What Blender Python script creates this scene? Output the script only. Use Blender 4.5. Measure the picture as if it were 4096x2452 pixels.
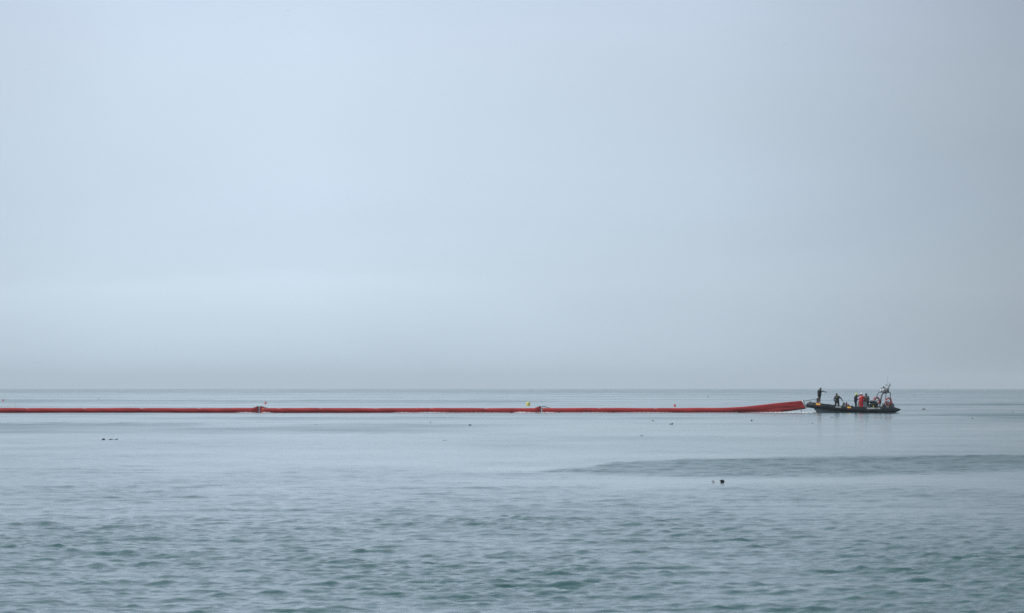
import bpy, bmesh, math, random
import numpy as np
from mathutils import Vector, Matrix

random.seed(7)
RNG = np.random.default_rng(11)
R = math.radians
for o in list(bpy.data.objects):
    bpy.data.objects.remove(o)
SC = bpy.context.scene
COL = SC.collection

# ------------------------------------------------------------------ camera
FPX = 150.0 / 36.0 * 4096.0          # focal length in photograph pixels
CAM_H = 2.58
HORIZON = 1552.0
PITCH = math.atan((HORIZON - 1226.0) / FPX)
cam_data = bpy.data.cameras.new("camera")
cam = bpy.data.objects.new("camera", cam_data)
COL.objects.link(cam)
cam.location = (0, 0, CAM_H)
cam.rotation_euler = (math.pi / 2 + PITCH, 0, 0)
cam_data.lens = 150
cam_data.sensor_width = 36
cam_data.clip_start = 0.5
cam_data.clip_end = 60000
cam_data.dof.use_dof = True
cam_data.dof.focus_distance = 449
cam_data.dof.aperture_fstop = 9.0
SC.camera = cam

# ------------------------------------------------------------------ world
SUN_ELEV, SUN_AZ = R(42), R(-98)      # azimuth from +Y (into the picture), negative = left
world = bpy.data.worlds.new("World")
SC.world = world
world.use_nodes = True
nt = world.node_tree
nt.nodes.clear()
def N(tree, typ, **kw):
    n = tree.nodes.new(typ)
    for k, v in kw.items():
        setattr(n, k, v)
    return n
L = nt.links.new
w_out = N(nt, 'ShaderNodeOutputWorld')
bg = N(nt, 'ShaderNodeBackground')
bg.inputs['Strength'].default_value = 0.10
L(bg.outputs[0], w_out.inputs[0])
sky = N(nt, 'ShaderNodeTexSky', sky_type='NISHITA')
sky.sun_disc = False
sky.sun_elevation = SUN_ELEV
sky.sun_rotation = SUN_AZ
sky.air_density = 1.2
sky.dust_density = 4.0
tc = N(nt, 'ShaderNodeTexCoord')
sep = N(nt, 'ShaderNodeSeparateXYZ')
L(tc.outputs['Generated'], sep.inputs[0])
def ramp(tree, stops, interp='B_SPLINE'):
    r = N(tree, 'ShaderNodeValToRGB')
    e = r.color_ramp.elements
    while len(e) > 1:
        e.remove(e[-1])
    e[0].position, e[0].color = stops[0][0], (*stops[0][1], 1)
    for p, c in stops[1:]:
        x = e.new(p)
        x.color = (*c, 1)
    r.color_ramp.interpolation = interp
    return r
def srgb(r, g, b):
    f = lambda c: (c / 255) / 12.92 if c / 255 < 0.04045 else ((c / 255 + 0.055) / 1.055) ** 2.4
    return (f(r), f(g), f(b))
# cloud deck by height above the horizon: the fog bank low down, a pale veil above
elev = N(nt, 'ShaderNodeMath', operation='MULTIPLY_ADD')
elev.inputs[1].default_value = 1.0
elev.inputs[2].default_value = 0.02
cloud = ramp(nt, [
    (0.000, srgb(171, 190, 206)),
    (0.018, srgb(181, 199, 214)),
    (0.0225, srgb(187, 204, 220)),
    (0.0283, srgb(195, 212, 227)),
    (0.0436, srgb(205, 222, 237)),
    (0.0635, srgb(203, 221, 239)),
    (0.0869, srgb(205, 222, 239)),
    (0.1092, srgb(204, 220, 240)),
    (0.30, srgb(208, 224, 243)),
    (0.60, srgb(216, 230, 246)),
    (1.00, srgb(228, 240, 252))], 'LINEAR')
# broad unevenness of the deck: slow noise bends the height and lifts or lowers the brightness
mp = N(nt, 'ShaderNodeMapping')
mp.inputs['Scale'].default_value = (5.0, 5.0, 22.0)
L(tc.outputs['Generated'], mp.inputs[0])
nz = N(nt, 'ShaderNodeTexNoise')
nz.inputs['Scale'].default_value = 1.6
nz.inputs['Detail'].default_value = 3.0
nz.inputs['Roughness'].default_value = 0.45
nz.inputs['Distortion'].default_value = 0.6
L(mp.outputs[0], nz.inputs['Vector'])
bend = N(nt, 'ShaderNodeMath', operation='MULTIPLY_ADD')
bend.inputs[1].default_value = 0.010
L(nz.outputs[0], bend.inputs[0])
L(sep.outputs[2], bend.inputs[2])
bend2 = N(nt, 'ShaderNodeMath', operation='SUBTRACT')
bend2.inputs[1].default_value = 0.005
L(bend.outputs[0], bend2.inputs[0])
L(bend2.outputs[0], elev.inputs[0])
L(elev.outputs[0], cloud.inputs[0])
side = ramp(nt, [(p, (v,) * 3) for p, v in ((0.0, .86), (.41, .86), (.44, .895), (.4545, .975), (.4765, 1.0), (.503, .925), (.5223, .855), (.5368, .745), (.560, .565), (.60, .54), (1.0, .66))], 'LINEAR')
xm = N(nt, 'ShaderNodeMath', operation='MULTIPLY_ADD')
xm.inputs[1].default_value = 0.5
xm.inputs[2].default_value = 0.5
L(sep.outputs[0], xm.inputs[0])
L(xm.outputs[0], side.inputs[0])
mul = N(nt, 'ShaderNodeMixRGB', blend_type='MULTIPLY')
mul.inputs[0].default_value = 1.0
L(cloud.outputs[0], mul.inputs[1])
L(side.outputs[0], mul.inputs[2])
nmul = N(nt, 'ShaderNodeMath', operation='MULTIPLY_ADD')
nmul.inputs[1].default_value = 0.12
nmul.inputs[2].default_value = 0.94
L(nz.outputs[0], nmul.inputs[0])
mul2 = N(nt, 'ShaderNodeVectorMath', operation='SCALE')
L(mul.outputs[0], mul2.inputs[0])
L(nmul.outputs[0], mul2.inputs['Scale'])
sc10 = N(nt, 'ShaderNodeVectorMath', operation='SCALE')
sc10.inputs['Scale'].default_value = 10.7
# a faint bank of paler cloud low on the left, with a soft arched upper edge
edge = N(nt, 'ShaderNodeMapRange', interpolation_type='SMOOTHSTEP')
edge.inputs['From Min'].default_value = 0.0350; edge.inputs['From Max'].default_value = 0.0295
ex2 = N(nt, 'ShaderNodeMath', operation='MULTIPLY'); L(sep.outputs[0], ex2.inputs[0]); L(sep.outputs[0], ex2.inputs[1])
arch = N(nt, 'ShaderNodeMath', operation='MULTIPLY_ADD'); arch.inputs[1].default_value = 0.55; L(bend.outputs[0], arch.inputs[2])
nz2 = N(nt, 'ShaderNodeTexNoise'); nz2.inputs['Scale'].default_value = 5.5; nz2.inputs['Detail'].default_value = 3.0
L(mp.outputs[0], nz2.inputs['Vector'])
wv = N(nt, 'ShaderNodeMath', operation='MULTIPLY_ADD'); wv.inputs[1].default_value = 0.012; wv.inputs[2].default_value = -0.006
L(nz2.outputs[0], wv.inputs[0])
wv2 = N(nt, 'ShaderNodeMath', operation='ADD'); L(wv.outputs[0], wv2.inputs[0]); L(bend.outputs[0], wv2.inputs[1]); L(wv2.outputs[0], arch.inputs[2])
sh = N(nt, 'ShaderNodeMath', operation='ADD'); sh.inputs[1].default_value = 0.055; L(sep.outputs[0], sh.inputs[0])
sh2 = N(nt, 'ShaderNodeMath', operation='MULTIPLY'); L(sh.outputs[0], sh2.inputs[0]); L(sh.outputs[0], sh2.inputs[1])
L(sh2.outputs[0], arch.inputs[0]); L(arch.outputs[0], edge.inputs['Value'])
fadex = N(nt, 'ShaderNodeMapRange', interpolation_type='SMOOTHSTEP')
fadex.inputs['From Min'].default_value = 0.03; fadex.inputs['From Max'].default_value = -0.07
L(sep.outputs[0], fadex.inputs['Value'])
bank = N(nt, 'ShaderNodeMath', operation='MULTIPLY'); L(edge.outputs[0], bank.inputs[0]); L(fadex.outputs[0], bank.inputs[1])
bk = N(nt, 'ShaderNodeMath', operation='MULTIPLY_ADD'); bk.inputs[1].default_value = 0.055; bk.inputs[2].default_value = 1.0
L(bank.outputs[0], bk.inputs[0])
mul3 = N(nt, 'ShaderNodeVectorMath', operation='SCALE'); L(mul2.outputs[0], mul3.inputs[0]); L(bk.outputs[0], mul3.inputs['Scale'])
L(mul3.outputs[0], sc10.inputs[0])
wmix = N(nt, 'ShaderNodeMixRGB', blend_type='MIX')
wmix.inputs[0].default_value = 0.95
L(sky.outputs[0], wmix.inputs[1])
L(sc10.outputs[0], wmix.inputs[2])
L(wmix.outputs[0], bg.inputs['Color'])

sun_d = bpy.data.lights.new("sun", 'SUN')
sun_d.energy = 2.0
sun_d.angle = R(12)
sun_d.color = (1.0, 0.95, 0.88)
sun = bpy.data.objects.new("sun", sun_d)
COL.objects.link(sun)
sdir = Vector((math.sin(SUN_AZ) * math.cos(SUN_ELEV), math.cos(SUN_AZ) * math.cos(SUN_ELEV), math.sin(SUN_ELEV)))
sun.rotation_euler = sdir.to_track_quat('Z', 'Y').to_euler()

SC.view_settings.view_transform = 'Standard'
SC.view_settings.look = 'None'
SC.view_settings.exposure = 0.0
SC.view_settings.gamma = 1.0
SC.view_settings.use_curve_mapping = False
SC.render.film_transparent = False
SC.cycles.use_denoising = True
SC.cycles.denoiser = 'OPENIMAGEDENOISE'
SC.cycles.denoising_prefilter = 'NONE'
SC.cycles.denoising_input_passes = 'RGB_ALBEDO_NORMAL'
SC.cycles.max_bounces = 6
SC.cycles.volume_bounces = 1
SC.render.filter_size = 0.95

# ------------------------------------------------------------------ helpers
ST, CT = math.sin(PITCH), math.cos(PITCH)
def P(px, py, Y):
    """world point seen at a photograph pixel, at depth Y"""
    a, b = (px - 2048) / FPX, (1226 - py) / FPX
    s = Y / (CT - b * ST)
    return Vector((a * s, Y, CAM_H + s * (ST + b * CT)))
def depth_at(py):
    b = (1226 - py) / FPX
    s = -CAM_H / (ST + b * CT)
    return s * (CT - b * ST)
def on_water(px, py):
    return P(px, py, depth_at(py))

def smooth(me):
    me.polygons.foreach_set('use_smooth', [True] * len(me.polygons))
def link_mesh(name, me, mat=None, parent=None):
    o = bpy.data.objects.new(name, me)
    COL.objects.link(o)
    if mat is not None and not me.materials:
        for m in (mat if isinstance(mat, (list, tuple)) else [mat]):
            me.materials.append(m)
    if parent is not None:
        o.parent = parent
    return o
def obj(name, vf, mat=None, parent=None, sm=True):
    me = bpy.data.meshes.new(name)
    me.from_pydata([tuple(v) for v in vf[0]], [], vf[1])
    me.validate()
    bm = bmesh.new(); bm.from_mesh(me)
    bmesh.ops.recalc_face_normals(bm, faces=bm.faces)
    bm.to_mesh(me); bm.free()
    if sm:
        smooth(me)
    return link_mesh(name, me, mat, parent)
def tag(o, label=None, cat=None, group=None, kind=None):
    if label: o['label'] = label
    if cat: o['category'] = cat
    if group: o['group'] = group
    if kind or cat: o['kind'] = kind or 'thing'
    return o
def thing(name, label, cat, loc=(0, 0, 0), rz=0.0, group=None):
    o = bpy.data.objects.new(name, None)
    o.empty_display_size = 0.2
    COL.objects.link(o)
    o.location = loc
    o.rotation_euler = (0, 0, rz)
    return tag(o, label, cat, group)

def mat(name, col, rough=0.6, spec=0.5, metal=0.0, var=0.18, scale=6.0, bump=0.0, sheen=0.0):
    m = bpy.data.materials.new(name)
    m.use_nodes = True
    t = m.node_tree
    b = t.nodes['Principled BSDF']
    b.inputs['Roughness'].default_value = rough
    b.inputs['Specular IOR Level'].default_value = spec
    b.inputs['Metallic'].default_value = metal
    tcn = N(t, 'ShaderNodeTexCoord')
    n = N(t, 'ShaderNodeTexNoise')
    n.inputs['Scale'].default_value = scale
    n.inputs['Detail'].default_value = 5
    t.links.new(tcn.outputs['Object'], n.inputs['Vector'])
    r = ramp(t, [(0.3, tuple(c * (1 - var) for c in col)), (0.7, tuple(min(1, c * (1 + var)) for c in col))], 'LINEAR')
    t.links.new(n.outputs[0], r.inputs[0])
    t.links.new(r.outputs[0], b.inputs['Base Color'])
    if bump:
        bn = N(t, 'ShaderNodeBump')
        bn.inputs['Strength'].default_value = bump
        bn.inputs['Distance'].default_value = 0.02
        t.links.new(n.outputs[0], bn.inputs['Height'])
        t.links.new(bn.outputs[0], b.inputs['Normal'])
    return m

M = {}
M['boom'] = mat('boom_red_fabric', (0.38, 0.019, 0.018), 0.42, 0.4, var=0.16, scale=0.9, bump=0.1)
M['skirt'] = mat('skirt_red_fabric', (0.37, 0.020, 0.017), 0.5, 0.4, var=0.2, scale=1.2, bump=0.15)
M['boomdark'] = mat('barrier_dark', (0.03, 0.02, 0.025), 0.6)
M['plate'] = mat('grey_connector', (0.34, 0.36, 0.36), 0.4, metal=0.6, var=0.3, scale=18)
M['white'] = mat('white_paint', (0.84, 0.84, 0.82), 0.4, var=0.05)
M['rubber'] = mat('black_hypalon', (0.0115, 0.017, 0.020), 0.55, 0.35, var=0.35, scale=2.5, bump=0.05)
M['hull'] = mat('grey_gelcoat', (0.38, 0.44, 0.45), 0.35, var=0.12, scale=2)
M['deck'] = mat('grey_deck', (0.16, 0.17, 0.17), 0.7, var=0.15)
M['console'] = mat('pale_grey_console', (0.26, 0.29, 0.29), 0.4, var=0.1)
M['seat'] = mat('black_vinyl', (0.012, 0.014, 0.015), 0.5)
M['frame'] = mat('black_tube_paint', (0.012, 0.014, 0.017), 0.4)
M['engine'] = mat('grey_engine_cowl', (0.055, 0.062, 0.072), 0.3, var=0.1)
M['engine_light'] = mat('light_grey_cowl', (0.16, 0.18, 0.2), 0.3, var=0.1)
M['rope'] = mat('dark_rope', (0.022, 0.03, 0.034), 0.9, var=0.4, scale=30)
M['letter'] = mat('faded_white_lettering', (0.70, 0.72, 0.70), 0.6, var=0.3, scale=12)
M['flagred'] = mat('flag_red', (0.42, 0.03, 0.015), 0.5, var=0.1)
M['flagyellow'] = mat('flag_yellow', (0.86, 0.50, 0.04), 0.5, var=0.1)
M['orange'] = mat('lifebuoy_orange_red', (0.46, 0.045, 0.03), 0.5, var=0.2, scale=4)
M['band'] = mat('lifebuoy_white_band', (0.62, 0.60, 0.56), 0.5)
M['patch'] = mat('orange_patch', (0.72, 0.20, 0.07), 0.5)
M['yellow'] = mat('buoy_yellow', (0.70, 0.62, 0.14), 0.45, var=0.12, scale=5)
M['cone'] = mat('cone_red', (0.55, 0.05, 0.055), 0.45, var=0.15)
M['debris'] = mat('wet_dark_weed', (0.010, 0.012, 0.014), 0.5, 0.5, var=0.4, scale=25)
M['wood'] = mat('wet_brown_wood', (0.04, 0.03, 0.022), 0.6, var=0.4, scale=25)
M['scrap'] = mat('white_scrap', (0.75, 0.72, 0.75), 0.5)
M['bird'] = mat('dark_feathers', (0.04, 0.045, 0.05), 0.8)
M['gull'] = mat('white_feathers', (0.8, 0.8, 0.78), 0.8)
M['skin'] = mat('tanned_skin', (0.19, 0.095, 0.065), 0.55, var=0.1, scale=10)
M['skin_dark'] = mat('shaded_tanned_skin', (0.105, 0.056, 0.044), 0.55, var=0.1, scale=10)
M['lip'] = mat('lips', (0.22, 0.08, 0.065), 0.5)
M['eye'] = mat('eyes', (0.015, 0.012, 0.01), 0.2)
M['hair'] = mat('dark_hair', (0.012, 0.010, 0.010), 0.7, var=0.4, scale=40)
M['wetsuit'] = mat('black_wetsuit', (0.011, 0.014, 0.019), 0.6, 0.35, var=0.2, scale=8)
M['wetgreen'] = mat('green_wetsuit_panel', (0.012, 0.026, 0.018), 0.6, 0.35, var=0.2)
M['navy'] = mat('navy_cloth', (0.014, 0.021, 0.040), 0.8, 0.2, var=0.25, scale=9)
M['redsuit'] = mat('red_coverall', (0.56, 0.022, 0.030), 0.75, 0.25, var=0.25, scale=7, bump=0.4)
M['reflect'] = mat('pale_reflective_tape', (0.72, 0.55, 0.55), 0.4)
M['olive'] = mat('grey_green_cotton', (0.085, 0.105, 0.085), 0.9, 0.2, var=0.15, scale=9)
M['dark'] = mat('dark_cloth', (0.013, 0.014, 0.016), 0.85, 0.2, var=0.25)
M['lime'] = mat('yellow_green_helmet', (0.62, 0.85, 0.03), 0.35, var=0.04)
M['helmet'] = mat('white_helmet', (0.82, 0.82, 0.80), 0.3, var=0.03)
M['vest'] = mat('orange_red_collar', (0.55, 0.085, 0.035), 0.7, var=0.15)
M['print'] = mat('yellow_print', (0.42, 0.40, 0.04), 0.6)
M['bluelight'] = mat('blue_lamp', (0.02, 0.03, 0.16), 0.25)
M['flagnavy'] = mat('navy_flag_cloth', (0.02, 0.022, 0.09), 0.8)
M['greycover'] = mat('blue_grey_cover', (0.035, 0.052, 0.062), 0.6)
M['maroon'] = mat('maroon_float', (0.20, 0.014, 0.035), 0.5)
M['gas'] = mat('yellow_cylinder_paint', (0.70, 0.55, 0.05), 0.4)
M['foam'] = mat('sea_foam', (0.80, 0.83, 0.84), 0.9, 0.2, var=0.1, scale=9)

# ---- mesh builders (verts, faces)
def merge(*parts):
    V, F = [], []
    for v, f in parts:
        b = len(V)
        V += [tuple(p) for p in v]
        F += [tuple(i + b for i in q) for q in f]
    return V, F
def sweep(pts, rad, seg=10, cap=True, closed=False):
    """round tube along points; rad a number or one per point"""
    pts = [Vector(p) for p in pts]
    n = len(pts)
    rr = rad if isinstance(rad, (list, tuple)) else [rad] * n
    V, F = [], []
    prev = None
    for i, p in enumerate(pts):
        a = pts[(i - 1) % n] if (i or closed) else p
        b = pts[(i + 1) % n] if (i < n - 1 or closed) else p
        t = (b - a).normalized()
        if prev is None:
            ref = Vector((0, 0, 1)) if abs(t.z) < 0.9 else Vector((0, 1, 0))
            u = t.cross(ref).normalized()
        else:
            u = (prev - t * prev.dot(t)).normalized()
        prev = u
        w = t.cross(u)
        for k in range(seg):
            an = 2 * math.pi * k / seg
            V.append(p + (u * math.cos(an) + w * math.sin(an)) * rr[i])
    m = n if closed else n - 1
    for i in range(m):
        for k in range(seg):
            a, b = i * seg + k, i * seg + (k + 1) % seg
            c, d = ((i + 1) % n) * seg + (k + 1) % seg, ((i + 1) % n) * seg + k
            F.append((a, b, c, d))
    if cap and not closed:
        F.append(tuple(range(seg)))
        F.append(tuple((n - 1) * seg + k for k in range(seg)))
    return V, F
def rounded_path(pts, r=0.12, k=5):
    """fillet the corners of a polyline"""
    pts = [Vector(p) for p in pts]
    out = [pts[0]]
    for a, b, c in zip(pts, pts[1:], pts[2:]):
        d1, d2 = (a - b), (c - b)
        l = min(r, d1.length * 0.45, d2.length * 0.45)
        p, q = b + d1.normalized() * l, b + d2.normalized() * l
        for i in range(k + 1):
            t = i / k
            out.append(p * (1 - t) ** 2 + b * 2 * t * (1 - t) + q * t * t)
    out.append(pts[-1])
    return out
def lathe(prof, seg=20, c=(0, 0, 0)):
    """profile of (radius, z) turned about z"""
    V, F = [], []
    for r, z in prof:
        for k in range(seg):
            a = 2 * math.pi * k / seg
            V.append((c[0] + r * math.cos(a), c[1] + r * math.sin(a), c[2] + z))
    n = len(prof)
    for i in range(n - 1):
        for k in range(seg):
            F.append((i * seg + k, i * seg + (k + 1) % seg, (i + 1) * seg + (k + 1) % seg, (i + 1) * seg + k))
    F.append(tuple(range(seg))[::-1])
    F.append(tuple((n - 1) * seg + k for k in range(seg)))
    return V, F
def rbox(c, s, b=0.03, taper=1.0, shear=0.0):
    """box with bevelled edges; taper shrinks the top, shear slides it along x"""
    bm = bmesh.new()
    bmesh.ops.create_cube(bm, size=1)
    for v in bm.verts:
        k = taper if v.co.z > 0 else 1
        v.co = Vector((v.co.x * s[0] * k + (shear if v.co.z > 0 else 0), v.co.y * s[1] * k, v.co.z * s[2]))
    if b:
        bmesh.ops.bevel(bm, geom=list(bm.edges), offset=b, segments=2, affect='EDGES')
    bm.verts.index_update()
    V = [v.co + Vector(c) for v in bm.verts]
    F = [tuple(v.index for v in f.verts) for f in bm.faces]
    bm.free()
    return V, F
def blob(c, s, seed=0, rough=0.25, sub=2):
    """lumpy closed body"""
    rnd = random.Random(seed)
    bm = bmesh.new()
    bmesh.ops.create_icosphere(bm, subdivisions=sub, radius=1)
    ph = [(Vector((rnd.uniform(-1, 1), rnd.uniform(-1, 1), rnd.uniform(-1, 1))) * 3, rnd.uniform(0, 6)) for _ in range(5)]
    V = []
    bm.verts.index_update()
    for v in bm.verts:
        k = 1 + rough * sum(math.sin(v.co.dot(d) + p) for d, p in ph) / 3
        V.append(Vector((v.co.x * s[0] * k, v.co.y * s[1] * k, v.co.z * s[2] * k)) + Vector(c))
    F = [tuple(v.index for v in f.verts) for f in bm.faces]
    bm.free()
    return V, F
def xf(vf, mtx):
    return [mtx @ Vector(v) for v in vf[0]], vf[1]

# ------------------------------------------------------------------ the sea
def sstep(a, b, x):
    t = np.clip((x - a) / (b - a), 0, 1)
    return t * t * (3 - 2 * t)
def vnoise(x, y, seed):
    """smooth value noise, about -1..1"""
    xi, yi = np.floor(x).astype(np.int64), np.floor(y).astype(np.int64)
    fx, fy = x - xi, y - yi
    fx, fy = fx * fx * (3 - 2 * fx), fy * fy * (3 - 2 * fy)
    def h(a, b):
        n = (a * 374761393 + b * 668265263 + seed * 2147483647) & 0xffffffff
        n = ((n ^ (n >> 13)) * 1274126177) & 0xffffffff
        return ((n ^ (n >> 16)) & 0xffff) / 32767.5 - 1
    return (h(xi, yi) * (1 - fx) + h(xi + 1, yi) * fx) * (1 - fy) + (h(xi, yi + 1) * (1 - fx) + h(xi + 1, yi + 1) * fx) * fy

def ruffle_field(X, Y):
    """how wind-ruffled the water is, 0 glassy .. 1, over the bay"""
    px = X / np.maximum(Y, 1) * FPX + 2048
    py = HORIZON + CAM_H / np.maximum(Y, 1) * FPX
    wob = vnoise(X * 0.10, Y * 0.03, 3) * 0.6 + vnoise(X * 0.35, Y * 0.1, 4) * 0.4
    near = 1.0 - sstep(52, 165, Y + wob * 12)
    r = 0.20 + 0.80 * near + 0.24 * (1 - sstep(150, 300, Y))
    r *= 1 + 0.30 * vnoise(X * 0.12, Y * 0.05, 5) + 0.38 * vnoise(X * 0.30, Y * 0.11, 8)
    # cat's paw on the right at 120-160 m
    up = np.interp(px, [1900, 2150, 2500, 2700, 3100, 4300, 6000], [1893, 1884, 1850, 1835, 1830, 1818, 1805])
    lo = np.interp(px, [1900, 2150, 2500, 2900, 3500, 4300, 6000], [1894, 1893, 1904, 1916, 1905, 1878, 1860])
    e = wob * 5 + 4 * vnoise(X * 0.9, Y * 0.22, 6)
    paw = sstep(up - 5, up + 9, py + e * 0.9) * (1 - sstep(lo - 14, lo + 10, py + e)) * sstep(1950, 2420, px + wob * 150)
    r = np.maximum(r, paw * (1.6 + 0.3 * wob))
    # band of ripples on the left at 240-320 m
    fade = 1 - sstep(1500, 2600, px + wob * 200)
    b1 = sstep(1684, 1697, py + e) * (1 - sstep(1728, 1746, py + e - (px < 500) * 3)) * fade
    r = np.maximum(r, b1 * (0.62 + 0.3 * wob))
    # strips beyond and around the barrier
    far = sstep(300, 420, Y)
    r = np.maximum(r, far * 0.16)
    for y0, y1, x0, x1, a in ((1598, 1612, -3000, 2300, .40), (1573, 1582, 0, 9000, .28), (1615, 1624, 3400, 9000, .42),
                              (1651, 1662, -3000, 9000, .28), (1653, 1664, 3600, 9000, .6), (1665, 1677, 3850, 9000, .55), (1668, 1682, 400, 2900, .42)):
        s = (sstep(y0 - 2, y0 + 2, py + e * .4) * (1 - sstep(y1 - 3, y1 + 2, py + e * .4)) *
             sstep(x0 - 300, x0 + 300, px) * (1 - sstep(x1 - 300, x1 + 300, px)))
        r = np.maximum(r, s * a * (1 + .4 * wob))
    r = np.maximum(r, 0.40 * sstep(1500, 2600, Y))
    # streaks and slicks drawn out by the current
    mid = sstep(100, 200, Y)
    st = vnoise(X * 0.05, Y * 0.045, 21) * 0.6 + vnoise(X * 0.16, Y * 0.10, 22) * 0.4
    lf = np.log(np.maximum(Y, 1)) * 34
    fs = vnoise(px * 0.0016 + lf * 0.05, lf, 23) * 0.6 + vnoise(px * 0.005, lf * 2.3, 24) * 0.4
    r = r * (1 + mid * 0.5 * st) + mid * 0.10 * np.maximum(st, 0) + sstep(280, 420, Y) * 0.13 * fs
    return np.clip(r, 0, 1.9)

def build_sea():
    dense = np.linspace(-0.148, 0.148, 531)
    wide = 0.148 * np.geomspace(1.02, 40, 16)
    u = np.concatenate([-wide[::-1], dense, wide])
    ys = [2.0]
    while ys[-1] < 14000:
        y = ys[-1]
        ys.append(y + (3.0 if y < 36 else y / 1000 if y < 85 else y / 680 if y < 330 else 0.6 if y < 470 else y / 160 if y < 1500 else y / 60))
    ys = np.array(ys)
    Yg, Ug = np.meshgrid(ys, u, indexing='ij')
    Xg = Ug * (Yg + 6)
    Yg = Yg + (RNG.random(Yg.shape) - 0.5) * 0.0
    ruf = ruffle_field(Xg, Yg)
    dy = np.gradient(ys)[:, None] * np.ones_like(Xg)
    dx = np.abs(np.gradient(Xg, axis=1))
    cell = np.maximum(dy, dx)
    H = np.zeros_like(Xg)
    nW = 110
    for i in range(nW):
        lam = 0.17 * (5.0 / 0.17) ** ((i + RNG.random()) / nW)
        ang = RNG.normal(0, 0.75 if lam < 1.0 else 0.45) + 0.10
        k = 2 * math.pi / lam
        slope = 0.0168 * (1.0 if lam < 0.5 else (0.5 / lam) ** 0.9)
        wgt = 1 - sstep(lam * 0.24, lam * 0.46, cell)
        if not wgt.any():
            continue
        ph = (Xg * math.sin(ang) + Yg * math.cos(ang)) * k + RNG.random() * 6.28 + 1.3 * vnoise(Xg / (lam * 6), Yg / (lam * 6), 300 + i)
        g = np.clip(1 + 0.9 * vnoise(Xg / (lam * 2.6), Yg / (lam * 3.6), 40 + i), 0.1, 2)
        s = np.sin(ph)
        H += wgt * g * slope / k * (s - 0.30 * np.cos(2 * ph)) * (ruf if lam < 1.6 else np.maximum(ruf, 0.3))
    for i in range(7):                                    # low swell lines under the ripples
        lam = RNG.uniform(2.2, 6.5); ang = RNG.normal(0.22, 0.13); k = 2 * math.pi / lam
        wgt = 1 - sstep(lam * 0.24, lam * 0.46, cell)
        ph = (Xg * math.sin(ang) + Yg * math.cos(ang)) * k + RNG.random() * 6.28 + 1.6 * vnoise(Xg / (lam * 4), Yg / (lam * 4), 500 + i)
        g = np.clip(0.6 + 1.1 * vnoise(Xg / (lam * 2.2), Yg / (lam * 3.0), 520 + i), 0, 2)
        H += wgt * g * 0.0075 / k * (np.sin(ph) - 0.35 * np.cos(2 * ph)) * np.clip(ruf, 0.12, 1)
    # peaked crests over flat troughs
    amp = ruf + 0.05
    sg = np.sqrt(np.mean((H / amp) ** 2, axis=1, keepdims=True)) + 1e-6
    hn = np.clip(H / (amp * sg), -4, 4)
    H = amp * sg * (np.exp(0.16 * hn) - 1) / 0.16
    H *= 1 - sstep(600, 1200, Yg)
    ny, nu = Xg.shape
    V = np.stack([Xg, Yg, H], -1).reshape(-1, 3)
    idx = np.arange(ny * nu).reshape(ny, nu)
    F = np.stack([idx[:-1, :-1], idx[:-1, 1:], idx[1:, 1:], idx[1:, :-1]], -1).reshape(-1, 4)
    # calm water behind the camera
    b = len(V)
    first = V[:nu].copy()
    back = first.copy(); back[:, 1] = -120; back[:, 0] *= 6; back[:, 2] = 0
    V = np.concatenate([V, back])
    i0, i1 = idx[0], np.arange(nu) + b
    F = np.concatenate([F, np.stack([i1[:-1], i1[1:], i0[1:], i0[:-1]], -1)])
    me = bpy.data.meshes.new('water')
    me.vertices.add(len(V)); me.loops.add(F.size); me.polygons.add(len(F))
    me.vertices.foreach_set('co', V.astype(np.float32).ravel())
    me.loops.foreach_set('vertex_index', F.astype(np.int32).ravel())
    me.polygons.foreach_set('loop_start', np.arange(0, F.size, 4, dtype=np.int32))
    me.polygons.foreach_set('use_smooth', np.ones(len(F), dtype=bool))
    at = me.attributes.new('ruffle', 'FLOAT', 'POINT')
    at.data.foreach_set('value', np.concatenate([ruf.ravel(), np.full(nu, 0.5)]).astype(np.float32))
    me.update(calc_edges=True)
    # material
    m = bpy.data.materials.new('sea_water'); m.use_nodes = True
    t = m.node_tree; bs = t.nodes['Principled BSDF']
    bs.inputs['Base Color'].default_value = (0.012, 0.076, 0.078, 1)
    bs.inputs['IOR'].default_value = 1.33
    a = N(t, 'ShaderNodeAttribute', attribute_name='ruffle')
    geo = N(t, 'ShaderNodeNewGeometry')
    mpn = N(t, 'ShaderNodeMapping'); mpn.inputs['Scale'].default_value = (0.62, 1.0, 1.0)
    t.links.new(geo.outputs['Position'], mpn.inputs[0])
    n1 = N(t, 'ShaderNodeTexNoise'); n1.inputs['Scale'].default_value = 5.5; n1.inputs['Detail'].default_value = 2.5; n1.inputs['Distortion'].default_value = 0.4
    n2 = N(t, 'ShaderNodeTexNoise'); n2.inputs['Scale'].default_value = 0.9; n2.inputs['Detail'].default_value = 3.0
    t.links.new(mpn.outputs[0], n1.inputs['Vector']); t.links.new(mpn.outputs[0], n2.inputs['Vector'])
    ad = N(t, 'ShaderNodeMath', operation='MULTIPLY_ADD'); ad.inputs[1].default_value = 0.25
    t.links.new(n1.outputs[0], ad.inputs[0])
    m2 = N(t, 'ShaderNodeMath', operation='MULTIPLY'); m2.inputs[1].default_value = 0.55
    t.links.new(n2.outputs[0], m2.inputs[0]); t.links.new(m2.outputs[0], ad.inputs[2])
    bn = N(t, 'ShaderNodeBump'); bn.inputs['Distance'].default_value = 0.22
    # the far water's ripples are too fine for the sheet: they become roughness there
    sp = N(t, 'ShaderNodeSeparateXYZ'); t.links.new(geo.outputs['Position'], sp.inputs[0])
    mr = N(t, 'ShaderNodeMapRange'); mr.inputs['From Min'].default_value = 90; mr.inputs['From Max'].default_value = 480
    mr.inputs['To Min'].default_value = 0.03; mr.inputs['To Max'].default_value = 0.42
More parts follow.
